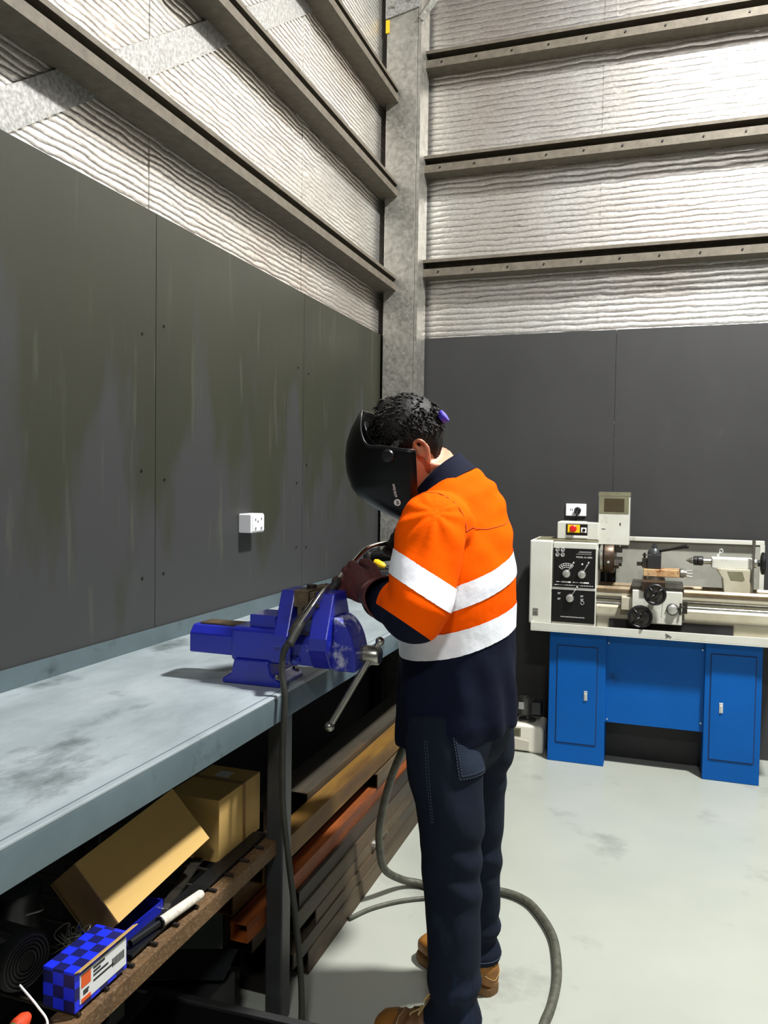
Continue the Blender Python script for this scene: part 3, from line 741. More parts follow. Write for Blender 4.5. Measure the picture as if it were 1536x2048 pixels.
bm = B(); cyl(bm, a + d * .075 + V((-.03, .0, -.01)), a + d * .075 + V((.014, -.003, .01)), .009, n=14); obj('pivot', bm, M['steel_dark'], t)
bm = B(); limb(bm, [a + d * .10 + V((-.004, 0, 0)), b + V((-.006, -.006, -.01)), b + V((-.012, -.03, -.04))], [.007, .013, .011], 12); obj('sleeve', bm, M['rubber'], t, smooth='all')
cab = [(.715, -2.895, 1.082), (.702, -2.908, 1.05), (.70, -2.915, 1.0), (.714, -2.925, .93), (.712, -2.93, .82), (.712, -2.925, .65), (.722, -2.91, .5), (.742, -2.905, .34), (.762, -2.91, .18), (.772, -2.93, .06), (.775, -2.98, .012), (.77, -3.10, .012)]
bm = B(); tube(bm, spline(cab, 8), .0085, n=12); obj('cable', bm, M['rubber'], t, smooth='all')

# ------------------------------------------------------------------ lathe stand
Y0 = -.43
t = thing('lathe_stand', 'blue steel twin-cabinet stand with cream chip tray under the lathe', 'machine stand', (1.6, -.25, 0))
def cabinet(x0, x1, dx0, dx1, dz0, dz1, hx, hz):
    bm = B(); box(bm, (x0, Y0, 0), (x1, -.1, .712)); c = obj('cabinet', bm, M['blue'], t, bevel=.003)
    bm = B(); box(bm, (dx0 - .005, Y0 - .0008, dz0 - .005), (dx1 + .005, Y0 + .01, dz1 + .005)); obj('door_gap', bm, M['groove'], c)
    bm = B(); box(bm, (dx0, Y0 - .0045, dz0), (dx1, Y0 + .01, dz1)); d = obj('door', bm, M['blue'], c, bevel=.002)
    bm = B(); box(bm, (hx - .009, Y0 - .0075, hz - .026), (hx + .009, Y0 - .003, hz + .026)); box(bm, (hx - .0045, Y0 - .0125, hz - .016), (hx + .0045, Y0 - .006, hz + .012)); obj('latch', bm, M['silver'], c, bevel=.001)
cabinet(1.082, 1.378, 1.126, 1.332, .108, .632, 1.278, .372)
cabinet(1.867, 2.134, 1.897, 2.103, .110, .648, 1.948, .378)
bm = B(); box(bm, (1.378, -.40, .235), (1.867, -.392, .712)); ap = obj('apron_panel', bm, M['blue_stain'], t)
bm = B()
for x, z in ((1.39, .66), (1.855, .66), (1.39, .25), (1.855, .28)): cyl(bm, (x, -.4, z), (x, -.403, z), .004, n=8)
obj('screw', bm, M['silver'], ap)
bm = B(); box(bm, (1.378, -.235, 0), (1.867, -.225, .5)); obj('dark_board', bm, M['black_matt'], t)  # black board standing between the two cabinets
bm = B()
xa, xb, ya, yb = .985, 2.27, -.485, -.03
box(bm, (xa, ya, .712), (xb, yb, .718))
for lo, hi in (((xa, ya, .718), (xb, ya + .004, .758)), ((xa, yb - .004, .718), (xb, yb, .758)), ((xa, ya + .004, .718), (xa + .004, yb - .004, .758)), ((xb - .004, ya + .004, .718), (xb, yb - .004, .758))): box(bm, lo, hi)
tr = obj('chip_tray', bm, M['cream'], t, bevel=.002)
bm = B(); tube(bm, [(1.672, -.4865, .745), (1.688, -.4865, .736), (1.70, -.4865, .73)], .002, n=6); tube(bm, [(1.688, -.4865, .736), (1.674, -.4865, .728)], .002, n=6); obj('scratch_mark', bm, M['ink'], tr)
bm = B()
rs = []
for i in range(50):
    x = 1.32 + i * .0125; rs.append([V((x, -.478 + .10 * k / 7, .7185 + (0 if k in (0, 7) else random.uniform(.004, .024)))) for k in range(8)])
rings(bm, rs, cap=False, closed=False); obj('swarf', bm, M['swarf'], tr, kind='stuff')

# ------------------------------------------------------------------ lathe
L_ = thing('metal_lathe', 'cream metal lathe with black control panels on the blue stand', 'lathe', (1.55, -.25, .718))
SP = (-.235, 1.105)     # spindle axis y, z
bm = B(); box(bm, (.963, -.415, .74), (1.085, -.08, 1.196)); obj('gear_cover', bm, M['cream'], L_, bevel=.008, seg=3)
bm = B(); box(bm, (.985, -.4155, .785), (1.015, -.4165, .825)); o = obj('rating_plate', bm, M['dial'], L_)
bm = B()
for z in (.789, .796, .803, .815): box(bm, (.988, -.4168, z), (1.011, -.4175, z + .0022))
obj('print', bm, M['ink'], o)
bm = B(); box(bm, (1.087, -.41, .735), (1.317, -.08, 1.19)); hs = obj('headstock', bm, M['cream'], L_, bevel=.005)
bm = B(); box(bm, (.985, -.37, 1.192), (1.317, -.10, 1.198)); obj('top_mat', bm, M['olive'], L_)
bm = B(); box(bm, (1.09, -.4145, .947), (1.312, -.409, 1.158)); p1 = obj('upper_fascia', bm, M['panel_black'], L_, bevel=.001)
bm = B(); box(bm, (1.087, -.4155, .757), (1.313, -.409, .932)); p2 = obj('lower_fascia', bm, M['panel_black'], L_, bevel=.001)
bm = B(); box(bm, (1.087, -.418, .934), (1.314, -.409, .9385)); obj('fascia_trim', bm, M['silver'], L_)
yf = -.4152
text('model_lettering', 'MODEL AL-320G', M['print'], p1, (1.252, yf, 1.112), (1, 0, 0), (0, 0, 1), .0115)
text('web_lettering', 'www.machineryhouse.com.au', M['print'], p2, (1.198, -.4162, .788), (1, 0, 0), (0, 0, 1), .0105)
bm = B()
for x0, x1, z, h in ((1.135, 1.185, .972, .007), (1.232, 1.280, .972, .007), (1.108, 1.13, .974, .003), (1.195, 1.226, .974, .003)): box(bm, (x0, yf, z), (x1, yf + .0006, z + h))
x = 1.098
while x < 1.30:
    w_ = random.uniform(.006, .017); box(bm, (x, yf, .9575), (min(x + w_, 1.302), yf + .0006, .9605)); x += w_ + .0035
for z in (1.128, 1.137, 1.142): box(bm, (1.212 + (z - 1.128), yf, z), (1.29, yf + .0006, z + .001))
for i in range(4):
    cx, cz = 1.111 + (i % 2) * .028, 1.148 - (i // 2) * .026
    torus(bm, (cx, yf, cz), (0, 1, 0), .0095, .001, 20, 4)
    for k in range(2): box(bm, (cx - .005 + k * .006, yf, cz - .004), (cx - .002 + k * .006, yf + .0006, cz + .003 - .002 * k))
for rr in (.055, .045, .033):
    pts = [V((1.162 + rr * math.cos(R(a)), yf, 1.022 + rr * math.sin(R(a)))) for a in range(50, 141, 10)]
    tube(bm, pts, .0009, n=4)
for a in range(50, 141, 15):
    tube(bm, [V((1.162 + r_ * math.cos(R(a)), yf, 1.022 + r_ * math.sin(R(a)))) for r_ in (.033, .055)], .0009, n=4)
ball(bm, (1.243, yf, 1.075), .005, 10, (1, .2, 1))
obj('print', bm, M['print'], p1)
bm = B()
for x, z in ((1.125, .915), (1.245, .905), (1.125, .885), (1.246, .886)):
    for k in range(2): box(bm, (x - .008, -.4162, z - k * .006), (x + .008 - k * .003, -.4156, z - k * .006 + .002))
torus(bm, (1.248, -.416, .868), (0, 1, 0), .009, .0008, 16, 4)
obj('print', bm, M['print'], p2)
for cx, cz, dx, dz in ((1.162, 1.022, .037, .060), (1.243, 1.021, .034, .064), (1.183, .891, .037, .061)):
    bm = B(); revolve(bm, [(0, .0265), (.012, .0265), (.014, .022)], (cx, -.414, cz), (0, -1, 0), 24); k = obj('selector_knob', bm, M['black'], L_, smooth=True)
    bm = B(); revolve(bm, [(.013, .020), (.020, .020), (.021, .018)], (cx, -.414, cz), (0, -1, 0), 24); obj('dial_cap', bm, M['dial'], k, smooth=True)
    bm = B(); tube(bm, [(cx + dx * .3, -.430, cz + dz * .3), (cx + dx, -.432, cz + dz)], .0027, n=8); ball(bm, (cx + dx, -.432, cz + dz), .0055, 10); obj('lever', bm, M['silver'], k, smooth='all')

# switch box on top
bm = B(); box(bm, (1.094, -.30, 1.20), (1.315, -.14, 1.294)); sb = obj('switch_box', bm, M['cream'], L_, bevel=.004)
bm = B(); box(bm, (1.142, -.3035, 1.224), (1.257, -.299, 1.284)); obj('switch_plate', bm, M['panel_black'], sb)
bm = B(); box(bm, (1.150, -.306, 1.236), (1.216, -.303, 1.280)); obj('stop_backplate', bm, M['yellow'], sb, bevel=.002)
bm = B(); revolve(bm, [(0, .014), (.012, .014), (.014, .019), (.022, .019), (.026, .014)], (1.182, -.306, 1.26), (0, -1, 0), 20); obj('stop_button', bm, M['red'], sb, smooth=True)
bm = B(); box(bm, (1.223, -.306, 1.238), (1.252, -.303, 1.266)); obj('start_plate', bm, M['white'], sb)
bm = B(); cyl(bm, (1.238, -.306, 1.252), (1.238, -.312, 1.252), .0085, n=14); obj('start_button', bm, M['black'], sb)
bm = B(); box(bm, (1.142, -.3035, 1.209), (1.257, -.299, 1.221)); obj('maker_strip', bm, M['print'], sb)

# tall chuck guard box
bm = B(); box(bm, (1.312, -.285, 1.176), (1.474, -.15, 1.448)); g = obj('chuck_guard', bm, M['cream'], L_, bevel=.003)
bm = B(); box(bm, (1.310, -.288, 1.442), (1.476, -.145, 1.462)); obj('guard_cap', bm, M['olive'], g)
bm = B(); box(bm, (1.316, -.287, 1.347), (1.470, -.283, 1.438)); obj('window_frame', bm, M['olive'], g)
bm = B(); box(bm, (1.342, -.2885, 1.358), (1.446, -.286, 1.428)); obj('window', bm, M['glass_dim'], g)
bm = B(); box(bm, (1.424, -.2862, 1.283), (1.430, -.2848, 1.297)); box(bm, (1.33, -.2862, 1.26), (1.35, -.2848, 1.263)); obj('smudge', bm, M['ink'], g)
# chuck
sy, sz = SP
bm = B(); revolve(bm, [(0, .05), (.012, .085), (.026, .085), (.028, .06)], (1.315, sy, sz), (1, 0, 0), 36); obj('spindle_flange', bm, M['steel'], L_, smooth=True)
bm = B(); revolve(bm, [(0, .080), (.004, .086), (.050, .086), (.056, .082), (.057, .03)], (1.345, sy, sz), (1, 0, 0), 40); ck = obj('chuck', bm, M['chuck'], L_, smooth=True)
for k in range(3):
    a = R(100 + 120 * k); d = V((0, math.cos(a), math.sin(a))); w_ = V((0, -d.z, d.y))
    bm = B()
    rs = [[V((xx, sy, sz)) + d * r_ + w_ * s_ for r_, s_ in ((.03, -.012), (.03, .012), (rt, .012), (rt, -.012))] for xx, rt in ((1.402, .074), (1.425, .074), (1.4251, .056), (1.440, .056))]
    rings(bm, rs); bmesh.ops.recalc_face_normals(bm, faces=bm.faces); obj('chuck_jaw', bm, M['steel_dark'], ck)
bm = B(); cyl(bm, (1.372, sy - .084, sz - .02), (1.372, sy - .088, sz - .021), .007, n=10); obj('key_socket', bm, M['silver'], ck)
bm = B(); cyl(bm, (1.325, sy, 1.192), (1.395, sy, 1.192), .010, n=12); obj('guard_hinge', bm, M['silver'], L_)

# bed
bm = B(); prism(bm, [(-.345, .785), (-.345, .845), (-.325, .87), (-.325, .895), (-.35, .905), (-.35, .928), (-.12, .928), (-.12, .76), (-.32, .76)], 0, 1.317, 2.25)
bed = obj('bed', bm, M['cream_dirty'], L_, bevel=.002)
bm = B(); prism(bm, [(-.352, .926), (-.352, .942), (-.335, .944), (-.325, .956), (-.315, .944), (-.155, .944), (-.145, .956), (-.135, .944), (-.118, .942), (-.118, .926)], 0, 1.317, 2.25); obj('ways', bm, M['ways'], bed)
for xa_, xb_ in ((1.317, 1.40), (1.995, 2.25)):
    bm = B(); box(bm, (xa_, -.352, .718), (xb_, -.10, .80)); obj('bed_foot', bm, M['cream_dirty'], bed, bevel=.012, seg=3)
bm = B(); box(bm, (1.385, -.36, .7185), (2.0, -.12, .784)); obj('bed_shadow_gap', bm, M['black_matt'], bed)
for z, r_ in ((.898, .0065), (.872, .008)):
    bm = B(); cyl(bm, (1.316, -.385, z), (2.24, -.385, z), r_, n=14); obj('feed_rod', bm, M['steel'] if r_ > .007 else M['steel_dark'], L_, smooth=True)
bm = B(); box(bm, (1.448, -.405, .842), (1.503, -.35, .91)); obj('rod_collar', bm, M['cream_dirty'], L_, bevel=.003)
# carriage
bm = B(); box(bm, (1.503, -.425, .782), (1.750, -.352, .954)); apn = obj('carriage_apron', bm, M['cream'], L_, bevel=.004)
bm = B(); box(bm, (1.495, -.41, .945), (1.757, -.10, .975)); obj('saddle', bm, M['steel_dark'], L_, bevel=.003)
bm = B(); box(bm, (1.548, -.44, .952), (1.665, -.12, 1.004)); obj('cross_slide', bm, M['chuck'], L_, bevel=.003)
bm = B(); cyl(bm, (1.61, -.27, 1.004), (1.61, -.27, 1.018), .055, n=32); obj('swivel_base', bm, M['steel'], L_)
bm = B(); box(bm, (1.553, -.325, 1.018), (1.735, -.215, 1.057)); obj('compound_slide', bm, M['rust_slide'], L_, bevel=.003)
bm = B(); revolve(bm, [(0, .018), (.005, .024), (.024, .024), (.026, .019), (.036, .019)], (1.735, -.27, 1.038), (1, 0, 0), 24); cs = obj('graduated_collar', bm, M['steel'], L_, smooth=True)
bm = B()
for dz in (.014, 0, -.014): cyl(bm, (1.771, -.27, 1.038 + dz), (1.80, -.272, 1.038 + dz * 1.2), .0035, n=8)
obj('handle_peg', bm, M['silver'], cs)
bm = B(); box(bm, (1.572, -.312, 1.057), (1.642, -.242, 1.135)); tp = obj('tool_post', bm, M['black_matt'], L_, bevel=.004)
bm = B(); revolve(bm, [(0, .036), (.014, .034), (.03, .022), (.032, .015), (.046, .014), (.047, .009), (.058, .009)], (1.607, -.277, 1.135), (0, 0, 1), 24); obj('post_cap', bm, M['leg_steel'], tp, smooth=True)
bm = B(); limb(bm, [(1.63, -.29, 1.152), (1.69, -.31, 1.166), (1.75, -.325, 1.182), (1.775, -.33, 1.186)], [.007, .007, .011, .012], 12); obj('post_lever', bm, M['black'], tp, smooth='all')
bm = B(); box(bm, (1.545, -.30, 1.062), (1.572, -.255, 1.11)); cyl(bm, (1.557, -.278, 1.11), (1.557, -.278, 1.14), .006, n=10); cyl(bm, (1.557, -.278, 1.125), (1.557, -.278, 1.131), .012, n=12); box(bm, (1.518, -.295, 1.07), (1.545, -.27, 1.09)); obj('tool_holder', bm, M['steel_dark'], tp, bevel=.001)
def wheel(cx, cy, cz, r_, name='handwheel'):
    bm = B(); torus(bm, (cx, cy, cz), (0, 1, 0), r_, .0085, 36, 10); w_ = obj(name, bm, M['black'], L_, smooth='all')
    bm = B(); revolve(bm, [(-.03, .014), (.004, .02), (.008, .018)], (cx, cy, cz), (0, -1, 0), 20); obj('hub', bm, M['steel_dark'], w_, smooth=True)
    bm = B(); revolve(bm, [(-.004, r_ - .004), (.002, r_ - .006), (.0022, .01)], (cx, cy, cz), (0, -1, 0), 28); obj('web_disc', bm, M['steel_dark'], w_)
    bm = B()
    for a in (40, 130, 220): tube(bm, [(cx, cy - .006, cz), (cx + r_ * math.cos(R(a)), cy - .003, cz + r_ * math.sin(R(a)))], .007, n=8)
    obj('spoke', bm, M['black'], w_, smooth='all')
    bm = B(); px, pz = cx + r_ * .8 * math.cos(R(-75)), cz + r_ * .8 * math.sin(R(-75)); revolve(bm, [(0, .005), (.008, .008), (.03, .009), (.036, .006)], (px, cy - .005, pz), (0, -1, 0), 14); obj('crank_handle', bm, M['black'], w_, smooth=True)
wheel(1.546, -.455, .818, .054)
wheel(1.616, -.475, .942, .048)
bm = B(); revolve(bm, [(0, .026), (.01, .026), (.012, .021), (.02, .021), (.021, .019)], (1.703, -.425, .864), (0, -1, 0), 24); k = obj('feed_dial', bm, M['dial'], L_, smooth=True)
bm = B(); torus(bm, (1.703, -.430, .864), (0, 1, 0), .0265, .004, 28, 8); obj('dial_ring', bm, M['black'], k, smooth='all')
bm = B(); tube(bm, [(1.725, -.435, .87), (1.748, -.437, .88), (1.762, -.437, .884)], .004, n=8); tube(bm, [(1.74, -.437, .842), (1.742, -.437, .90)], .0055, n=8); box(bm, (1.752, -.425, .845), (1.775, -.36, .905)); obj('half_nut_lever', bm, M['steel_dark'], L_)
bm = B(); tube(bm, [(1.68, -.4255, .88), (1.665, -.4255, .84)], .0015, n=6); tube(bm, [(1.655, -.4255, .9), (1.65, -.4255, .82)], .001, n=6); obj('oil_run', bm, M['olive'], apn)

# tailstock
bm = B(); box(bm, (1.893, -.285, 1.072), (2.095, -.185, 1.128)); ts = obj('tailstock', bm, M['cream'], L_, bevel=.006, seg=3)
bm = B(); prism(bm, [(1.955, .950), (2.09, .950), (2.09, .99), (2.075, 1.01), (2.082, 1.075), (1.91, 1.075), (1.925, 1.055), (1.948, 1.02)], 1, -.30, -.17); obj('tailstock_base', bm, M['cream_dirty'], ts, bevel=.004)
bm = B(); prism(bm, [(1.968, 1.062), (2.04, 1.062), (2.052, 1.022), (2.04, 1.015), (1.985, 1.018)], 1, -.3015, -.299); obj('base_recess', bm, M['olive'], ts)
bm = B(); cyl(bm, (1.852, sy, sz), (1.893, sy, sz), .016, n=20); obj('quill', bm, M['steel'], ts, smooth=True)
bm = B(); revolve(bm, [(0, .018), (.004, .024), (.02, .025), (.022, .022), (.026, .025), (.046, .025), (.05, .02)], (1.803, sy, sz), (1, 0, 0), 24); obj('drill_chuck', bm, M['black'], ts, smooth=True)
bm = B(); revolve(bm, [(0, .0005), (.028, .016), (.040, .016)], (1.765, sy, sz), (1, 0, 0), 20); obj('live_center', bm, M['steel'], ts, smooth=True)
bm = B(); cyl(bm, (1.925, sy, 1.126), (1.925, sy, 1.145), .008, n=10); torus(bm, (1.94, sy, 1.163), (.3, .9, .3), .009, .003, 16, 6); tube(bm, [(1.925, sy, 1.14), (1.937, sy, 1.158)], .004, n=6); obj('oil_cap', bm, M['silver'], ts, smooth='all')
bm = B(); tube(bm, [(2.09, -.31, .985), (2.088, -.31, 1.05), (2.089, -.31, 1.22), (2.089, -.31, 1.23)], [.005, .005, .0085, .009], n=10); obj('clamp_lever', bm, M['steel'], ts, smooth=True)
bm = B(); revolve(bm, [(0, .026), (.014, .026), (.016, .02)], (2.095, sy, sz), (1, 0, 0), 20); obj('quill_collar', bm, M['steel'], ts, smooth=True)
bm = B(); torus(bm, (2.142, sy, sz), (1, 0, 0), .05, .009, 32, 10); revolve(bm, [(-.025, .016), (.006, .02)], (2.142, sy, sz), (1, 0, 0), 16); revolve(bm, [(-.003, .046), (.003, .046)], (2.142, sy, sz), (1, 0, 0), 24); obj('tailstock_wheel', bm, M['black'], ts, smooth=True)
# splash guard
bm = B(); box(bm, (1.40, -.062, .76), (2.165, -.055, 1.195)); obj('splash_guard', bm, M['splash'], L_)
bm = B(); box(bm, (1.44, -.085, 1.188), (2.165, -.052, 1.212)); box(bm, (2.142, -.085, .76), (2.167, -.052, 1.19)); obj('guard_lip', bm, M['cream'], L_, bevel=.003)
bm = B(); box(bm, (2.115, -.10, .94), (2.14, -.063, 1.18)); obj('guard_bracket', bm, M['splash'], L_)

# ------------------------------------------------------------------ coolant tank
t = thing('coolant_tank', 'white plastic coolant tank with grey pump motor, left of the stand', 'coolant tank', (.93, -.27, 0))
bm = B(); prism(bm, [(.795, .0), (.86, .0), (.872, .006), (.965, .006), (.98, 0), (1.05, .0), (1.05, .135), (1.035, .155), (.885, .155), (.845, .12), (.805, .06)], 1, -.36, -.15)
obj('tank_body', bm, M['tank'], t, bevel=.014, seg=3)
bm = B(); prism(bm, [(.862, .012), (.972, .012), (.974, .068), (.866, .082)], 1, -.3625, -.34); obj('grip_recess', bm, M['tank_recess'], t, bevel=.003)
bm = B(); box(bm, (.885, -.3618, .088), (.925, -.359, .135)); l = obj('tank_label', bm, M['olive'], t)
bm = B()
for k in range(6): box(bm, (.888, -.3625, .093 + k * .006), (.915, -.3616, .0945 + k * .006))
obj('print', bm, M['ink'], l)
bm = B(); cyl(bm, (.945, -.26, .153), (.945, -.26, .166), .05, n=28); obj('filler_cap', bm, M['motor'], t, bevel=.002)
bm = B(); cyl(bm, (.945, -.26, .165), (.945, -.26, .19), .014, n=14); obj('pump_neck', bm, M['motor'], t)
bm = B(); prf = [(0, .036), (.006, .042)]
for k in range(7): prf += [(.012 + k * .013, .042), (.017 + k * .013, .042), (.018 + k * .013, .038), (.023 + k * .013, .038)]
prf += [(.108, .042), (.116, .034), (.118, .02)]
revolve(bm, [(0, .034), (.008, .042), (.1, .042), (.115, .03)], (.93, -.26, .188), (0, 0, 1), 28); mo = obj('pump_motor', bm, M['motor'], t, smooth=True)
bm = B()
for k in range(14):
    a = R(200 + k * 22); d = V((math.cos(a), math.sin(a), 0)); c = V((.93, -.26, .24)) + d * .044; w_ = V((-d.y, d.x, 0)) * .0015
    p = [c - w_ - d * .006, c + w_ - d * .006, c + w_ + d * .005, c - w_ + d * .005]
    rings(bm, [[q + V((0, 0, -.045)) for q in p], [q + V((0, 0, .045)) for q in p]])
obj('cooling_fin', bm, M['motor'], mo)
bm = B(); box(bm, (.902, -.309, .228), (.932, -.302, .268)); obj('motor_plate', bm, M['label_white'], mo)
bm = B(); box(bm, (.972, -.30, .20), (1.025, -.22, .27)); obj('terminal_box', bm, M['leg_steel'], mo, bevel=.004)
# ------------------------------------------------------------------ the welder
O = V((1.10, -2.62, 0)); FW = V((-.93, .37, 0)).normalized(); LF = V((-FW.y, FW.x, 0)); UP = V((0, 0, 1))   # forward, left
def BP(a, b, z): return O + FW * a + LF * b + UP * z
HD = V((-.99, -.10, 0)).normalized(); HL = UP.cross(HD)
PH = R(38); HFW = HD * math.cos(PH) - UP * math.sin(PH); HUP = HD * math.sin(PH) + UP * math.cos(PH)
HC = V((.952, -2.61, 1.618))
def HPt(f, l, u): return HC + HFW * f + HL * l + HUP * u

S_L, E_L, W_L, K_L = V((1.072, -2.792, 1.385)), V((1.058, -2.895, 1.180)), V((.897, -2.725, 1.180)), V((.805, -2.702, 1.222))
S_R, E_R, W_R, K_R = V((1.128, -2.475, 1.40)), V((1.09, -2.29, 1.16)), V((.955, -2.395, 1.262)), V((.872, -2.44, 1.312))
HIP_L, KN_L, AN_L = BP(-.01, .095, .83), V((1.128, -2.765, .50)), V((1.150, -2.80, .10))
HIP_R, KN_R, AN_R = BP(-.01, -.095, .83), V((1.138, -2.505, .46)), V((1.143, -2.482, .10))

# torso rings: z, forward shift, lateral shift, half width, front, back, lateral lean, forward lean
TOR = [(.800, -.005, 0, .184, .150, .150, 8, 5), (.86, -.005, 0, .186, .150, .152, 8, 4), (.95, 0, 0, .184, .146, .150, 8, 2), (1.05, 0, 0, .180, .142, .142, 9, 0),
       (1.14, 0, 0, .184, .140, .142, 12, 4), (1.22, .0, .0, .190, .138, .142, 14, 8), (1.30, .008, .0, .196, .132, .138, 16, 14),
       (1.37, .02, .0, .190, .122, .130, 15, 20), (1.43, .035, -.004, .164, .108, .118, 14, 26), (1.475, .055, -.006, .124, .090, .102, 12, 30), (1.50, .066, -.006, .082, .074, .080, 16, 34), (1.512, .072, -.006, .066, .064, .068, 17, 38)]
def torso_ring(t, grow=0, n=40):
    z, a, b, w, f, k, ll, fl = t
    l2 = LF * math.cos(R(ll)) - UP * math.sin(R(ll))
    f2 = FW * math.cos(R(fl)) - UP * math.sin(R(fl))
    return ell(BP(a, b, z), l2, f2, w + grow, f + grow, n, 2.25, k + grow)

person = None
# --- body: one continuous surface (head, neck, trunk, limbs)
bm = B()
HEADR = [(-.128, .052, .026, .026, .026), (-.108, .046, .044, .042, .05), (-.07, .026, .060, .068, .070), (-.02, .002, .070, .090, .084), (.03, -.002, .075, .094, .094), (.075, -.004, .069, .082, .086), (.104, -.006, .050, .056, .060), (.120, -.006, .018, .02, .022)]
def head_rings(grow=0, tilt=0):
    out = []
    for u, f, w, fr, bk in HEADR:
        out.append(ell(HPt(f, 0, u), HL, HFW, w + grow, fr + grow, 30, 2.1, bk + grow))
    return out
rings(bm, head_rings())
limb(bm, [BP(.075, -.006, 1.46), BP(.105, -.004, 1.53), HPt(-.03, 0, -.07)], [.064, .060, .058], 24)          # neck
limb(bm, [HPt(.098, 0, .005), HPt(.112, 0, -.03), HPt(.100, 0, -.045)], [.010, .016, .012], 10)                # nose
for s in (-1, 1):
    ball(bm, HPt(.078, s * .031, .012), .014, 12)                                                            # brow / eye
    # ear: helix rim and lobe
    e = [HPt(-.005, s * .070, -.035), HPt(-.012, s * .079, -.022), HPt(-.028, s * .087, -.024), HPt(-.037, s * .088, -.045), HPt(-.030, s * .084, -.068), HPt(-.014, s * .076, -.086), HPt(-.002, s * .070, -.082)]
    limb(bm, e, [.007, .0065, .006, .006, .0065, .0075, .006], 10)
    ball(bm, HPt(-.014, s * .074, -.055), .018, 12, (1, .5, 1))
limb(bm, [HPt(.083, -.02, -.075), HPt(.09, 0, -.073), HPt(.083, .02, -.075)], [.006, .008, .006], 8)            # mouth
rings(bm, [torso_ring(t, -.022) for t in TOR[:-1]])
for S, E, W, K in ((S_L, E_L, W_L, K_L), (S_R, E_R, W_R, K_R)):
    limb(bm, [S + (O + UP * 1.38 - S) * .25, S, E, W], [.05, .055, .042, .028], 16)
    limb(bm, [W, W + (K - W) * .25, W + (K - W) * .5], [.025, .020, .014], 12)
for H, K, A in ((HIP_L, KN_L, AN_L), (HIP_R, KN_R, AN_R)):
    limb(bm, [H + UP * .06, H - UP * .1, K, A], [.075, .078, .05, .035], 18)
    ball(bm, A - UP * .03, .036, 12)
bm = remesh(bm, .0065, 3)
person = obj('person', bm, M['skin'], loc=(1.10, -2.62, 0), smooth='all', label='person in orange and navy work shirt and black welding helmet bending over the vise', cat='person')

# --- hair
bm = B()
rs = []
NH = 40
for i in range(11):
    q = i / 10
    row = []
    for k in range(NH):
        th = 2 * PI * k / NH
        ca, sa = math.cos(th), math.sin(th)          # ca lateral, sa forward
        back = max(0, -sa)
        ulo = -.034 - .062 * back ** 2 + .07 * max(0, sa)
        u = ulo + (.124 - ulo) * (1 - (1 - q) ** 1.5)
        # interpolate head ring at u
        for j in range(len(HEADR) - 1):
            if HEADR[j][0] <= u <= HEADR[j + 1][0]:
                t = (u - HEADR[j][0]) / (HEADR[j + 1][0] - HEADR[j][0]); A, Bq = HEADR[j], HEADR[j + 1]; break
        f, w, fr, bk = [A[m] * (1 - t) + Bq[m] * t for m in (1, 2, 3, 4)]
        g = .015 if i > 0 else .004
        if i == 10: w, fr, bk = .01, .01, .01; u += .014
        p = HPt(f + (fr + g if sa > 0 else bk + g) * sa, (w + g) * ca, u)
        p += (p - HC).normalized() * (noise.noise(p * 45) * .006 + noise.noise(p * 110) * .003)
        row.append(p)
    rs.append(row)
rings(bm, rs)
random.seed(3)
bh = BVHTree.FromBMesh(bm)
for k in range(1000):
    th = random.uniform(0, 2 * PI); el = math.asin(random.uniform(-.25, 1))
    d = (HL * math.cos(th) * math.cos(el) + HFW * math.sin(th) * math.cos(el) + HUP * math.sin(el))
    if d.dot(HFW) > .72 or (el < .1 and d.dot(HFW) > -.2): continue
    hit = bh.ray_cast(HC + d * .3, -d)
    if hit[0] is None: continue
    p = hit[0]
    tg = HFW * (.8 if el > .5 else -.1) - HUP * (.1 if el > .5 else .8) + HL * random.uniform(-.7, .7) + HFW * random.uniform(-.4, .4); tg = (tg - d * tg.dot(d)).normalized()
    top_ = el > .75; ln = random.uniform(.018, .034) if top_ else random.uniform(.012, .024); up_ = random.uniform(.001, .006) if top_ else random.uniform(.0, .003)
    tube(bm, [p - d * .004, p + tg * ln * .5 + d * (up_ + .0015), p + tg * ln + d * up_], [.0030, .0022, .0004], 4)
obj('hair', bm, M['hair'], person, smooth='all')

# --- shirt
def folds(p, n, amp, seedv=0):
    q = p * 7 + V((seedv, seedv * .7, 0))
    return amp * (noise.noise(V((q.x, q.y, q.z * .55))) + .5 * noise.noise(p * 17))
bm = B()
rings(bm, [torso_ring(t) for t in TOR])
for S, E, W, sd in ((S_L, E_L, W_L, 1), (S_R, E_R, W_R, .86)):
    inn = S + (BP(.0, 0, 1.38) - S) * .45
    Ebend = E + (E - (S + W) / 2).normalized() * .004
    limb(bm, [inn, S, S + (E - S) * .5, Ebend, E + (W - E) * .45, W - (W - E).normalized() * .0], [.088 * sd, .090 * sd, .090 * sd, .080, .066, .054], 28)
bm = remesh(bm, .0075, 5)
bmesh.ops.remove_doubles(bm, verts=bm.verts, dist=.0005)
bm.normal_update()
for v in bm.verts:
    p = v.co
    amp = .006
    # creases radiating from the armhole and elbow, and drape above the hem
    d = (p - S_L).length
    q_ = (p - BP(-.02, .06, 1.43)); k = math.exp(-((q_.length - .21) / .075) ** 2) * .0028 * math.sin(11 * math.atan2(q_.z, q_.x) + 4 * noise.noise(p * 6))
    e = (p - E_L).length
    k += math.exp(-(e / .11) ** 2) * .004 * math.sin(70 * (p - E_L).dot((W_L - S_L).normalized()) + 2 * noise.noise(p * 9))
    if p.z < 1.08: k += .006 * math.sin(9 * math.atan2(p.y - O.y, p.x - O.x) + 2.5 * noise.noise(p * 5) + p.z * 8) * min(1, (1.08 - p.z) / .2)
    v.co = p + v.normal * (folds(p, v.normal, amp) + k)

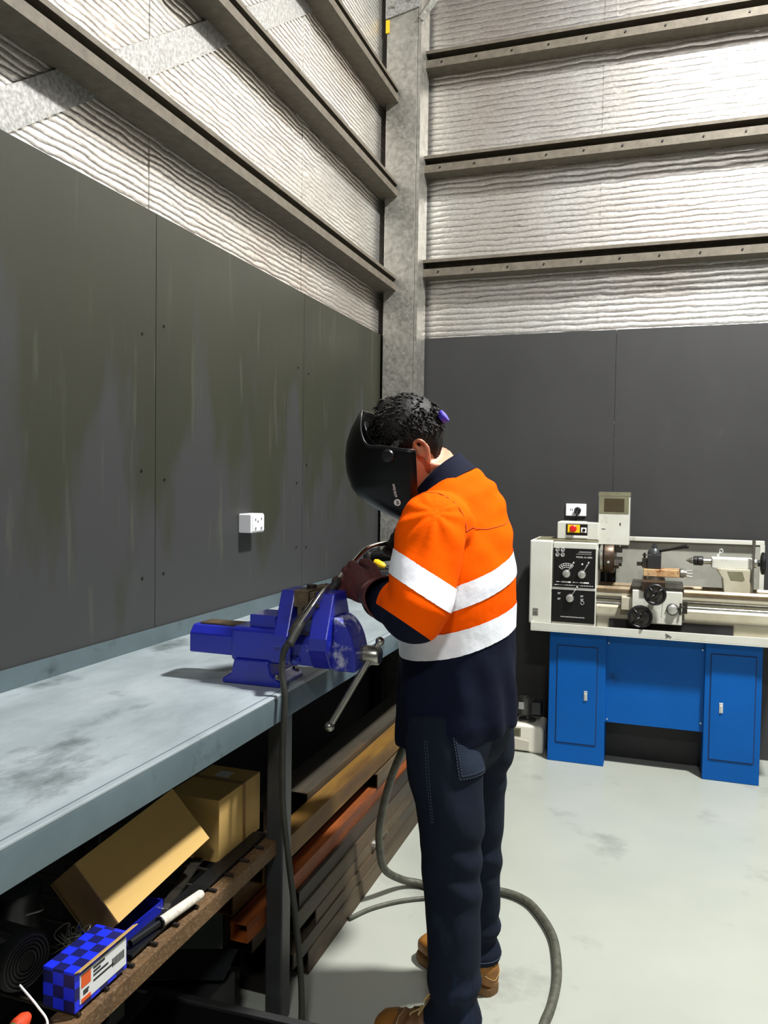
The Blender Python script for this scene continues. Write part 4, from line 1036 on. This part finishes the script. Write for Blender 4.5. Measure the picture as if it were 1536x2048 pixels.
def seg_d(p, a, b):
    t = max(0, min(1, (p - a).dot(b - a) / (b - a).length_squared)); return (p - (a + (b - a) * t)).length
def is_arm(p):
    best = None
    for S, E, W in ((S_L, E_L, W_L), (S_R, E_R, W_R)):
        s0 = S + (E - S) * .18
        d = min(seg_d(p, s0, E) / .092, seg_d(p, E, W) / .075)
        if best is None or d < best[0]: best = (d, S, E, W)
    for i in range(len(TOR) - 1):
        pass
    c = p - O; f, l = c.dot(FW), c.dot(LF)
    ts = [t for t in TOR if abs(t[0] - p.z) < .2]
    tt = min(TOR, key=lambda t: abs(t[0] - p.z + l * math.tan(R(t[6])) * -1))
    z, a, b, w, fr, bk, _, _ = tt
    dt = math.hypot((f - a) / (fr if f > a else bk), (l - b) / w)
    return best if best[0] < dt * 1.02 else None

def cut(plane_co, plane_no, arm):
    fs = []
    for f in bm.faces:
        r = is_arm(f.calc_center_median())
        if arm is None:
            if r is None: fs.append(f)
        elif r is not None and r[1] == arm: fs.append(f)
    es = {e for f in fs for e in f.edges}; vs = {v for f in fs for v in f.verts}
    bmesh.ops.bisect_plane(bm, geom=list(vs) + list(es) + fs, plane_co=plane_co, plane_no=plane_no, dist=1e-5)

nU = (UP + LF * .30 + FW * .10).normalized(); nL = (UP + LF * .20 + FW * .12).normalized()
cU, cL = BP(0, 0, 1.235), BP(0, 0, 1.098)
hU, hL = .030, .033
for c, n_, h in ((cU, nU, hU), (cL, nL, hL)):
    cut(c + n_ * h, n_, None); cut(c - n_ * h, n_, None)
ARM = []
for S, E, W in ((S_L, E_L, W_L), (S_R, E_R, W_R)):
    d = (E - S).normalized(); n_ = (d * .9 + (W - E).normalized() * -.25).normalized() if S is S_L else d
    if S is S_L: n_ = V((-.52, -.24, -.90)).normalized()
    c = S + (E - S) * .60 + (V((0, 0, -.012)) if S is S_L else V((0, 0, 0)))
    cut(c - n_ * .029, n_, S); cut(c + n_ * .029, n_, S)
    nn_ = ((W - E).normalized() * .85 + (E - S).normalized() * .55).normalized(); cn = E + (W - E).normalized() * .030
    if S is S_L: nn_ = V((-.46, -.30, -.80)).normalized(); cn = V((1.085, -2.95, 1.136))
    cut(cn, nn_, S)
    wd_ = (W - E).normalized(); wc_ = E + (W - E) * .46; cut(wc_, wd_, S)
    ARM.append((S, c, n_, cn, nn_, wc_, wd_))
tapeU, tapeL, tapeA = [], [], {0: [], 1: []}
for f in bm.faces:
    p = f.calc_center_median(); r = is_arm(p); f.smooth = True; f.material_index = 0
    if r is None:
        if (p - cL).dot(nL) < -hL: f.material_index = 1
        elif abs((p - cL).dot(nL)) <= hL: tapeL.append(f)
        elif abs((p - cU).dot(nU)) <= hU: tapeU.append(f)
    else:
        k = 0 if r[1] == S_L else 1
        S, c, n_, cn, nn_, wc_, wd_ = ARM[k]
        if p.z < 1.29 and ((p - cn).dot(nn_) > 0 or (p - wc_).dot(wd_) > 0): f.material_index = 1
        elif abs((p - c).dot(n_)) <= .029: tapeA[k].append(f)
def strip(fs, off=.002):
    out = B(); mp = {}
    for f in fs:
        q = []
        for v in f.verts:
            if v not in mp: mp[v] = out.verts.new(v.co + v.normal * off)
            q.append(mp[v])
        try: out.faces.new(q)
        except ValueError: pass
    bmesh.ops.dissolve_degenerate(out, dist=.0022, edges=out.edges)
    out.normal_update()
    return out
bm.normal_update()
tapes = [strip(tapeU), strip(tapeL), strip(tapeA[0]), strip(tapeA[1])]
shirt = obj('work_shirt', bm, [M['orange'], M['navy']], person, label='long-sleeved orange and navy work shirt')
for b2 in tapes:
    o = obj('reflective_tape', b2, M['reflective'], shirt, smooth='all', label='silvery white reflective tape')
# collar
cw = []
def collar_ring(z, a, w, f, k, ll, fl): return torso_ring((z, a, -.006, w, f, k, ll, fl), 0, 40)
bm = B()
rings(bm, [collar_ring(1.480, .058, .104, .088, .098, 16, 34), collar_ring(1.498, .068, .090, .080, .088, 17, 38), collar_ring(1.514, .076, .080, .074, .080, 18, 41), collar_ring(1.526, .082, .076, .072, .078, 18, 43), collar_ring(1.525, .082, .070, .066, .072, 18, 43), collar_ring(1.50, .072, .070, .067, .072, 17, 40)], cap=False)
o = obj('collar', bm, M['navy'], shirt, smooth='all', label='navy collar')
# yoke and armhole seams as stitched lines on the surface
bv = BVHTree.FromPolygons([v.co + OFF[shirt.name] for v in shirt.data.vertices], [tuple(p.vertices) for p in shirt.data.polygons])
def on(p, off=.001):
    q = bv.find_nearest(p); return q[0] + q[1] * off
def seam(pts, r=.0011, n=8): return [on(p, .0004) for p in spline(pts, n)]
bm = B()
sl = []
dS = (E_L - S_L).normalized(); cS = S_L + (BP(0, 0, 1.38) - S_L) * .10 + dS * .01
xs, ys, zs = frame((dS * .45 + (S_L - BP(0, 0, 1.38)).normalized()).normalized())
def runs(pts, r):
    cur = [pts[0]]
    for p in pts[1:]:
        if (p - cur[-1]).length > .03:
            if len(cur) > 2: tube(bm, cur, r, 5)
            cur = [p]
        else: cur.append(p)
    if len(cur) > 2: tube(bm, cur, r, 5)
def smooth_line(pts, k=4):
    for _ in range(k): pts = [pts[0]] + [(pts[i - 1] + pts[i] * 2 + pts[i + 1]) / 4 for i in range(1, len(pts) - 1)] + [pts[-1]]
    return [on(p, .0006) for p in pts]
arc = [on(cS + xs * .12 * math.cos(a / 40 * 2 * PI) + ys * .12 * math.sin(a / 40 * 2 * PI), .0004) for a in range(41)]
arc = [p for p in arc if p.z > 1.33]
arc.sort(key=lambda p: p.x)
runs(smooth_line(arc), .0012)
runs(smooth_line(seam([BP(-.14, .13, 1.375), BP(-.15, .05, 1.39), BP(-.15, -.05, 1.405), BP(-.14, -.14, 1.42)])), .0010)
obj('seam', bm, M['thread_dark'], shirt, smooth='all')

# --- jeans
bm = B()
rings(bm, [ell(BP(-.005, 0, z), LF, FW, w, d, 36, 2.2) for z, w, d in ((.70, .10, .085), (.76, .165, .12), (.83, .178, .135), (.90, .172, .132), (.97, .165, .125))])
limb(bm, [HIP_L + UP * .05, HIP_L + V((.02, -.012, -.09)), V((1.118, -2.745, .64)), KN_L, V((1.145, -2.788, .30)), AN_L + V((0, 0, .05)), AN_L + V((-.004, -.004, -.015))], [.098, .104, .092, .079, .070, .068, .076], 28, 8)
limb(bm, [HIP_R + UP * .05, HIP_R + V((.0, .01, -.09)), V((1.138, -2.52, .64)), KN_R, V((1.142, -2.492, .29)), AN_R + V((0, 0, .05)), AN_R + V((0, 0, -.012))], [.098, .104, .090, .079, .070, .066, .070], 28, 8)
bm = remesh(bm, .0075, 4); bm.normal_update()
for v in bm.verts:
    p = v.co; k = 0
    leg = KN_L if p.y < -2.635 else KN_R
    ang = math.atan2(p.y - leg.y, p.x - leg.x)
    w1 = math.exp(-((p.z - leg.z + .02) / .13) ** 2); w2 = math.exp(-((p.z - .15) / .07) ** 2); w3 = math.exp(-((p.z - .70) / .08) ** 2)
    nz = noise.noise(p * 6)
    k += w1 * .0042 * math.sin(62 * p.z + 2.2 * nz * 2 + 1.3 * math.cos(ang - .6)) * (.55 + .45 * math.cos(ang - 2.9 + PI))
    k += w2 * .007 * math.sin(70 * p.z + 3 * nz + 1.5 * math.cos(ang))
    k += w3 * .003 * math.sin(50 * p.z + 20 * (p.x - 1.1) + 3 * nz)
    k += .003 * noise.noise(V((p.x * 14, p.y * 14, p.z * 5)))
    v.co = p + v.normal * k
jeans = obj('jeans', bm, M['denim'], person, smooth='all', label='dark blue denim jeans')
bj = BVHTree.FromPolygons([v.co + OFF[jeans.name] for v in jeans.data.vertices], [tuple(p.vertices) for p in jeans.data.polygons])
def onj(p, off):
    q = bj.find_nearest(p); return q[0] + q[1] * off
def patch(c00, c10, c11, c01, off, n=12):
    b2 = B(); vs = []
    for i in range(n + 1):
        for j in range(n + 1):
            s, t = i / n, j / n
            p = V(c00) * (1 - s) * (1 - t) + V(c10) * s * (1 - t) + V(c11) * s * t + V(c01) * (1 - s) * t
            vs.append(b2.verts.new(onj(p, off)))
    for i in range(n):
        for j in range(n):
            b2.faces.new((vs[i * (n + 1) + j], vs[(i + 1) * (n + 1) + j], vs[(i + 1) * (n + 1) + j + 1], vs[i * (n + 1) + j + 1]))
    return b2
PA, PB, PC, PD, PE = V((1.135, -2.80, .84)), V((1.24, -2.70, .83)), V((1.222, -2.715, .735)), V((1.19, -2.77, .705)), V((1.15, -2.80, .735))
b2 = patch(PA, PB, PC, PE, .003)
pk = obj('back_pocket', b2, M['denim_pocket'], jeans, smooth='all')
sm = pk.modifiers.new('s', 'SOLIDIFY'); sm.thickness = .002
bm = B()
def stitch(a, b, n=14, r=.0013, off=.0045, dash=True):
    pts = [onj(V(a) * (1 - k / n) + V(b) * k / n, off) for k in range(n + 1)]
    if dash:
        for i in range(n):
            tube(bm, [pts[i], pts[i] * .35 + pts[i + 1] * .65], r, 5)
    else: tube(bm, pts, r, 5)
for q in ((PA, PE), (PE, PC), (PC, PB), (PA, PB)): stitch(*q)
stitch(PA + V((.008, 0, -.004)), PE + V((.008, 0, .006))); stitch(PE + V((.006, 0, .009)), PC + V((-.004, 0, .009)))
obj('pocket_stitching', bm, M['thread'], pk, smooth='all')
bm = B()
stitch((1.06, -2.83, .83), (1.085, -2.85, .62), 26, .0012, .0008); stitch((1.068, -2.83, .83), (1.092, -2.85, .62), 26, .0012, .0008)
obj('side_stitching', bm, M['thread'], jeans, smooth='all')
bm = B()
for A in (AN_L, AN_R):
    ps = [onj(A + V((.09 * math.cos(a / 28 * 2 * PI), .09 * math.sin(a / 28 * 2 * PI), .004)), .0006) for a in range(29)]
    tube(bm, ps, .0013, 5)
obj('hem_stitching', bm, M['thread'], jeans, smooth='all')

# --- boots
def boot(heel, toe, ankle, m, mtoe, label):
    heel, toe = V(heel), V(toe); u = (toe - heel).normalized(); w = UP.cross(u); L0 = (toe - heel).length
    bm = B(); rs = []
    for s, hw, h in ((-.004, .018, .060), (.02, .030, .072), (.07, .038, .088), (.2, .040, .105), (.40, .038, .105), (.54, .042, .088), (.68, .048, .070), (.82, .050, .062), (.92, .042, .056), (.985, .026, .042), (1.0, .010, .026)):
        c = heel + u * (s * L0) + UP * (.02 + h / 2)
        rs.append(ell(c, w, UP, hw, h / 2, 24, 2.7))
    rings(bm, rs)
    limb(bm, [heel + u * .065 + UP * .07, V((ankle.x, ankle.y, .12)), V((ankle.x, ankle.y, .17))], [.042, .050, .052], 20)
    bm = remesh(bm, .0055, 4)
    for v in bm.verts:
        v.co += v.normal * (.0018 * noise.noise(v.co * 40) + .0015 * math.sin(190 * (v.co - heel).dot(u) + 4 * noise.noise(v.co * 12)) * (1 if .35 < (v.co - heel).dot(u) / L0 < .75 else .3))
    o = obj('boot', bm, m, person, smooth='all', label=label)
    def outline(g):
        pts = []
        prof = [(-.006, .006), (.0, .016), (.02, .025), (.05, .032), (.09, .036), (.14, .039), (.3, .040), (.45, .040), (.6, .047), (.75, .053), (.88, .050), (.96, .036), (1.0, .012)]
        for s, hw in prof: pts.append(heel + u * (s * L0) + w * (hw + g))
        for s, hw in reversed(prof): pts.append(heel + u * (s * L0) - w * (hw + g))
        return pts
    bm = B(); rings(bm, [outline(.000), [p + UP * .006 for p in outline(.0025)], [p + UP * .020 for p in outline(.0025)], [p + UP * .025 for p in outline(-.001)]]); bmesh.ops.recalc_face_normals(bm, faces=bm.faces)
    obj('sole', bm, M['sole'], o)
    bb = BVHTree.FromPolygons([v.co + OFF[o.name] for v in o.data.vertices], [tuple(p.vertices) for p in o.data.polygons])
    def onb(p, off=.001):
        q = bb.find_nearest(p); return q[0] + q[1] * off
    bm = B()
    for z in (.048,): tube(bm, [onb(heel + u * .03 + w * (.09 * math.cos(a / 16 * PI)) - u * (.09 * math.sin(a / 16 * PI)) + UP * (z + .02 * abs(math.cos(a / 16 * PI)))) for a in range(17)], .0011, 5)
    obj('welt_stitching', bm, M['lace'], o, smooth='all')
    bm = B(); tube(bm, [onb(heel + u * (L0 * .74) + w * (.06 * math.cos(a / 12 * PI)) + UP * (.03 + .08 * math.sin(a / 12 * PI))) for a in range(13)], .0013, 5)
    obj('toe_stitching', bm, M['lace'], o, smooth='all')
    bm = B()
    for k in range(4):
        s = .44 + k * .065
        for sg in (-1, 1):
            tube(bm, [onb(heel + u * ((s + t * .05) * L0) + w * (sg * (.03 - .06 * t)) + UP * .16, .003) for t in (0, .25, .5, .75, 1)], .0026, 6)
    for sg in (-1, 1):
        c = onb(heel + u * (.42 * L0) + UP * .16, .006)
        tube(bm, spline([c, c + w * sg * .02 + UP * .012, c + w * sg * .035 + u * .012, c + w * sg * .015 + u * .004], 6), .0024, 6)
    obj('lace', bm, M['lace'], o, smooth='all')
    if mtoe:
        bm = B(); vs = []
        rs = []
        for i in range(7):
            s = .80 + .2 * i / 6
            rs.append([onb(heel + u * (s * L0 + (.02 if i == 6 else 0)) + w * (.07 * math.cos(a / 14 * PI)) + UP * (.02 + .09 * math.sin(a / 14 * PI) * (1 - .4 * i / 6)), .0012) for a in range(15)])
        rings(bm, rs, cap=False, closed=False); obj('toe_cap', bm, mtoe, o, smooth='all', label='yellow tan toe cap')
    return o
boot((1.215, -2.815, 0), (.938, -2.812, 0), AN_L, M['boot_brown'], M['boot'], 'brown lace-up leather boot nearest the bench leg')
boot((1.205, -2.517, 0), (.945, -2.392, 0), AN_R, M['boot'], None, 'tan leather boot with stitched heel')

# --- gloves
def glove(W, K, e2, m, fingers, thumb, cuff, label, flip=1):
    e1 = (K - W).normalized(); e2 = (V(e2) - e1 * V(e2).dot(e1)).normalized(); e3 = e1.cross(e2) * flip
    P = lambda a, b, c: K + e1 * a + e2 * b + e3 * c
    bm = B()
    rings(bm, [ell(P(a, b0, c), e2, e3, w, t, 20, 2.3) for a, b0, c, w, t in ((-.115, 0, 0, .030, .024), (-.085, 0, 0, .036, .026), (-.05, .002, .001, .046, .026), (-.015, .001, .002, .049, .023), (.008, 0, .004, .046, .018), (.018, 0, .006, .038, .011))])
    for f in fingers: limb(bm, [P(*q) for q in f], [.0155, .0145, .0135, .0115], 14, 5)
    limb(bm, [P(*q) for q in thumb], [.022, .018, .0155, .0125], 14, 5)
    bm = remesh(bm, .0036, 3)
    for v in bm.verts: v.co += v.normal * (.0016 * noise.noise(v.co * 45) + .001 * noise.noise(v.co * 110))
    o = obj('glove', bm, m, person, smooth='all', label=label)
    bm = B(); ax = cuff
    rs = []
    c0 = W + e1 * .03
    seqs = ((0, .040), (.03, .046), (.07, .055), (.105, .063), (.108, .066), (.112, .066), (.112, .061), (.08, .054), (.03, .042))
    d = (V(ax) - W).normalized(); x, y, z = frame(d)
    for h, r in seqs: rs.append([c0 + z * h + x * (r * (1 + .05 * math.sin(3 * a)) * math.cos(a)) + y * (r * .92 * math.sin(a)) for a in [2 * PI * k / 28 for k in range(28)]])
    rings(bm, rs, cap=False); obj('gauntlet_cuff', bm, m, o, smooth='all')
    return o
glove(W_L, K_L, (.1, .15, 1), M['glove'],
      [[(-.02, .034, .002), (.020, .036, .012), (.034, .034, .040), (.012, .032, .056)],
       [(-.02, .012, .002), (.026, .012, .010), (.042, .010, .042), (.016, .008, .060)],
       [(-.02, -.012, .002), (.024, -.016, .004), (.048, -.026, .018), (.062, -.036, .036)],
       [(-.025, -.032, .0), (.014, -.042, -.002), (.044, -.052, .002), (.070, -.058, .012)]],
      [(-.07, .026, .010), (-.045, .050, .026), (-.012, .058, .038), (.018, .052, .046)], E_L, 'oxblood red leather welding glove')
glove(W_R, K_R, (.1, -.15, 1), M['glove_dark'],
      [[(-.02, .034 - .0225 * k, .002), (.024, .034 - .023 * k, .012), (.034, .033 - .023 * k, .042), (.010, .032 - .022 * k, .056)] for k in range(4)],
      [(-.07, .026, .010), (-.042, .046, .028), (-.010, .044, .046), (.016, .034, .054)], E_R, 'dark leather welding glove', flip=-1)

# --- welding helmet
A0 = HC + HD * .006; A0.z = 0
HT = [(1.385, -.006, -.044, .072), (1.405, .050, -.047, .090), (1.43, .100, -.048, .104), (1.455, .140, -.048, .112), (1.485, .165, -.048, .120), (1.53, .179, -.047, .127), (1.575, .182, -.045, .132), (1.61, .179, -.043, .133), (1.65, .166, -.041, .131), (1.715, .130, -.039, .122)]
def hrow(z):
    for i in range(len(HT) - 1):
        if HT[i][0] <= z <= HT[i + 1][0]:
            t = (z - HT[i][0]) / (HT[i + 1][0] - HT[i][0]); return [HT[i][k] * (1 - t) + HT[i + 1][k] * t for k in (1, 2, 3)]
    return HT[-1][1:] if z > HT[-1][0] else HT[0][1:]
def ztop(th):
    c = max(0, math.cos(th)); s = min(1, max(0, (c - .5) / .46)); s = s * s * (3 - 2 * s)
    return 1.586 + .012 * min(1, c * 3) + .105 * s
def HPs(th, z):
    af, ar, bw = hrow(z)
    e = 2.5
    c, s = math.cos(th), math.sin(th)
    c2 = math.copysign(abs(c) ** (2 / e), c); s2 = math.copysign(abs(s) ** (2 / e), s)
    return A0 + HD * (ar + (af - ar) * max(0, c2)) + HL * (bw * s2) + UP * z
bm = B(); rs = []
NT = 48
for j in range(26):
    row = []
    for i in range(NT + 1):
        th = -PI / 2 + PI * i / NT
        zt = ztop(th); row.append(HPs(th, 1.385 + (zt - 1.385) * j / 25))
    rs.append(row)
rings(bm, rs, cap=False, closed=False)
bmesh.ops.recalc_face_normals(bm, faces=bm.faces)
hel = obj('welding_helmet', bm, M['helmet'], person, smooth=True, ang=50, label='black welding helmet')
sm = hel.modifiers.new('s', 'SOLIDIFY'); sm.thickness = .003; sm.offset = 0
bm = B()
for i in range(NT): pass
tube(bm, [HPs(-PI / 2 + PI * i / NT, ztop(-PI / 2 + PI * i / NT)) for i in range(NT + 1)], .0024, 8); obj('rim', bm, M['black'], hel, smooth='all')
bm = B()
def hnorm(th, z):
    a = HPs(th + .02, z) - HPs(th - .02, z); b = HPs(th, z + .005) - HPs(th, z - .005); n = a.cross(b).normalized()
    return n if n.dot(HPs(th, z) - A0 - UP * z) > 0 else -n
pz, pth = 1.570, R(75)
pp, pn = HPs(pth, pz), hnorm(pth, pz)
for s in (1, -1):
    q, n_ = HPs(pth * s, pz), hnorm(pth * s, pz)
    bm = B(); revolve(bm, [(-.01, .019), (.004, .019), (.009, .016), (.010, .010)], q, n_, 24); obj('pivot_knob', bm, M['black'], hel, smooth=True)
# headgear: band over the crown and around the back, with a violet ratchet knob
bm = B()
def band(pts, wd, th, wdir):
    rs = []
    P = spline(pts, 8)
    for i, p in enumerate(P):
        t = (P[min(i + 1, len(P) - 1)] - P[max(i - 1, 0)]).normalized(); o_ = (p - HC).normalized(); w_ = t.cross(o_).normalized()
        rs.append([p + w_ * wd + o_ * th, p - w_ * wd + o_ * th, p - w_ * wd, p + w_ * wd])
    rings(bm, rs)
band([HPt(.058, .094, -.01), HPt(.085, .075, .05), HPt(.082, .04, .102), HPt(.08, 0, .118), HPt(.082, -.04, .102), HPt(.085, -.075, .05), HPt(.058, -.094, -.01)], .011, .003, 0)
band([HPt(.05, .090, .0), HPt(.0, .080, .010), HPt(-.05, .064, .0), HPt(-.082, .03, -.005), HPt(-.090, 0, -.006), HPt(-.082, -.03, -.005), HPt(-.05, -.064, .0), HPt(.0, -.080, .010), HPt(.05, -.090, .0)], .009, .003, 0)
obj('headgear', bm, M['helmet_in'], hel, smooth=True)
kd = (HPt(-.118, .01, -.004) - HC).normalized()
bm = B(); revolve(bm, [(0, .017), (.012, .020), (.016, .018), (.018, .010)], HPt(-.106, .014, -.004), kd, 18); obj('ratchet_knob', bm, M['knob_blue'], hel, smooth=True, label='violet blue ratchet knob')
# lettering on the cheek
lth = R(77); z0 = 1.478
q = HPs(lth, z0); n_ = hnorm(lth, z0)
xd = (HPs(lth, z0 + .02) - HPs(lth, z0 - .02)).normalized(); yd = n_.cross(xd).normalized()
text('maker_lettering', 'eldclass', M['print'], hel, q + n_ * .0035, xd, yd, .0125)
q2 = q - xd * .034 + n_ * .0025
bm = B(); cyl(bm, q2 - n_ * .001, q2 + n_ * .002, .0095, n=24); lg = obj('logo_disc', bm, M['print'], hel)
text('logo_letter', 'w', M['ink'], lg, q2 + n_ * .0025, xd, yd, .018)

# ------------------------------------------------------------------ welding torch
t = thing('welding_torch', 'welding torch with bright curved neck held in the gloves over the vise', 'welding torch', (.80, -2.6, 1.28))
neck = [(.870, -2.44, 1.304), (.850, -2.47, 1.312), (.834, -2.52, 1.313), (.813, -2.59, 1.303), (.797, -2.645, 1.272), (.780, -2.683, 1.240), (.769, -2.708, 1.214)]
bm = B(); tube(bm, spline(neck, 8), .0075, n=14); obj('neck', bm, M['chrome'], t, smooth='all')
na, nb = V(neck[-1]), V((.757, -2.748, 1.184)); nd = (nb - na).normalized()
bm = B(); revolve(bm, [(-.012, .010), (.0, .0135), (.018, .0135), (.022, .011), (.046, .010), (.048, .006)], na, nd, 18); obj('nozzle', bm, M['black_matt'], t, smooth=True)
bm = B(); cyl(bm, na + nd * .046, na + nd * .056, .004, n=8); obj('contact_tip', bm, M['brass'], t)
bm = B(); limb(bm, [(.866, -2.44, 1.302), (.90, -2.42, 1.318), (.95, -2.40, 1.328), (1.0, -2.385, 1.315)], [.014, .019, .018, .013], 14); obj('handle', bm, M['black'], t, smooth='all')
bm = B(); box(bm, (.90, -2.425, 1.285), (.925, -2.405, 1.306)); obj('trigger', bm, M['hazard_red'], t, bevel=.002)
hose = [(1.0, -2.385, 1.315), (1.03, -2.32, 1.22), (.99, -2.24, 1.02), (.90, -2.20, .80), (.828, -2.19, .624), (.767, -2.19, .468), (.732, -2.19, .321), (.721, -2.17, .222), (.724, -2.12, .11), (.762, -2.03, .035), (.82, -2.0, .017), (.895, -2.005, .016), (1.0, -1.965, .016), (1.131, -1.951, .016), (1.215, -1.985, .016), (1.273, -2.059, .016), (1.325, -2.16, .016), (1.352, -2.26, .016), (1.372, -2.40, .016), (1.372, -2.53, .016), (1.36, -2.65, .016), (1.345, -2.95, .016)]
bm = B(); tube(bm, spline(hose, 8), .0138, n=14); obj('hose', bm, M['hose'], t, smooth='all')
bm = B(); tube(bm, spline([(.66, -2.30, .008), (.712, -2.207, .008), (.80, -2.12, .008), (.914, -2.055, .008), (1.02, -2.03, .008), (1.10, -2.06, .008)], 8), .0075, n=10)
obj('floor_cable', bm, M['hose'], loc=(.8, -2.1, 0), smooth='all', label='thin grey cable on the floor beside the stock pile, below the thick hose', cat='cable')

# ------------------------------------------------------------------ light, camera
def lamp(name, loc, power, size, tgt=None, col=(1, 1, 1)):
    l = bpy.data.lights.new(name, 'AREA'); l.shape = 'DISK'; l.size = size; l.energy = power; l.color = col
    o = bpy.data.objects.new(name, l); C.objects.link(o); o.location = loc
    if tgt is not None: o.rotation_euler = (V(tgt) - V(loc)).to_track_quat('-Z', 'Y').to_euler()
    o['kind'] = 'helper'
    return o
lamp('high_bay_lamp', (2.9, -1.9, 5.3), 600, .36, None, (1, .99, .965))
lamp('high_bay_lamp', (2.5, -8.0, 5.3), 260, .7, None, (1, .99, .965))
w = bpy.data.worlds.new('shed ambience'); SC.world = w; w.use_nodes = True
w.node_tree.nodes['Background'].inputs[0].default_value = (.92, .96, 1, 1)
w.node_tree.nodes['Background'].inputs[1].default_value = .08

cam = bpy.data.cameras.new('camera'); co = bpy.data.objects.new('camera', cam); C.objects.link(co)
yaw, pitch, roll = R(19), math.atan(60 / 1600), R(.83)
f0 = V((-math.sin(yaw), math.cos(yaw), 0)); r0 = V((math.cos(yaw), math.sin(yaw), 0))
fw = f0 * math.cos(pitch) - UP * math.sin(pitch); u1 = UP * math.cos(pitch) + f0 * math.sin(pitch)
rr = r0 * math.cos(roll) + u1 * math.sin(roll); uu = u1 * math.cos(roll) - r0 * math.sin(roll)
Mx = Matrix((rr, uu, -fw)).transposed().to_4x4(); Mx.translation = V((1.626, -4.8, 1.5))
co.matrix_world = Mx
cam.sensor_fit = 'VERTICAL'; cam.sensor_height = 24; cam.lens = 24 * 1600 / 2048
cam.clip_start = .02; cam.clip_end = 100
SC.camera = co
SC.view_settings.view_transform = 'Standard'; SC.view_settings.look = 'None'; SC.view_settings.gamma = 1; SC.view_settings.use_curve_mapping = False
SC.view_settings.exposure = 0.0
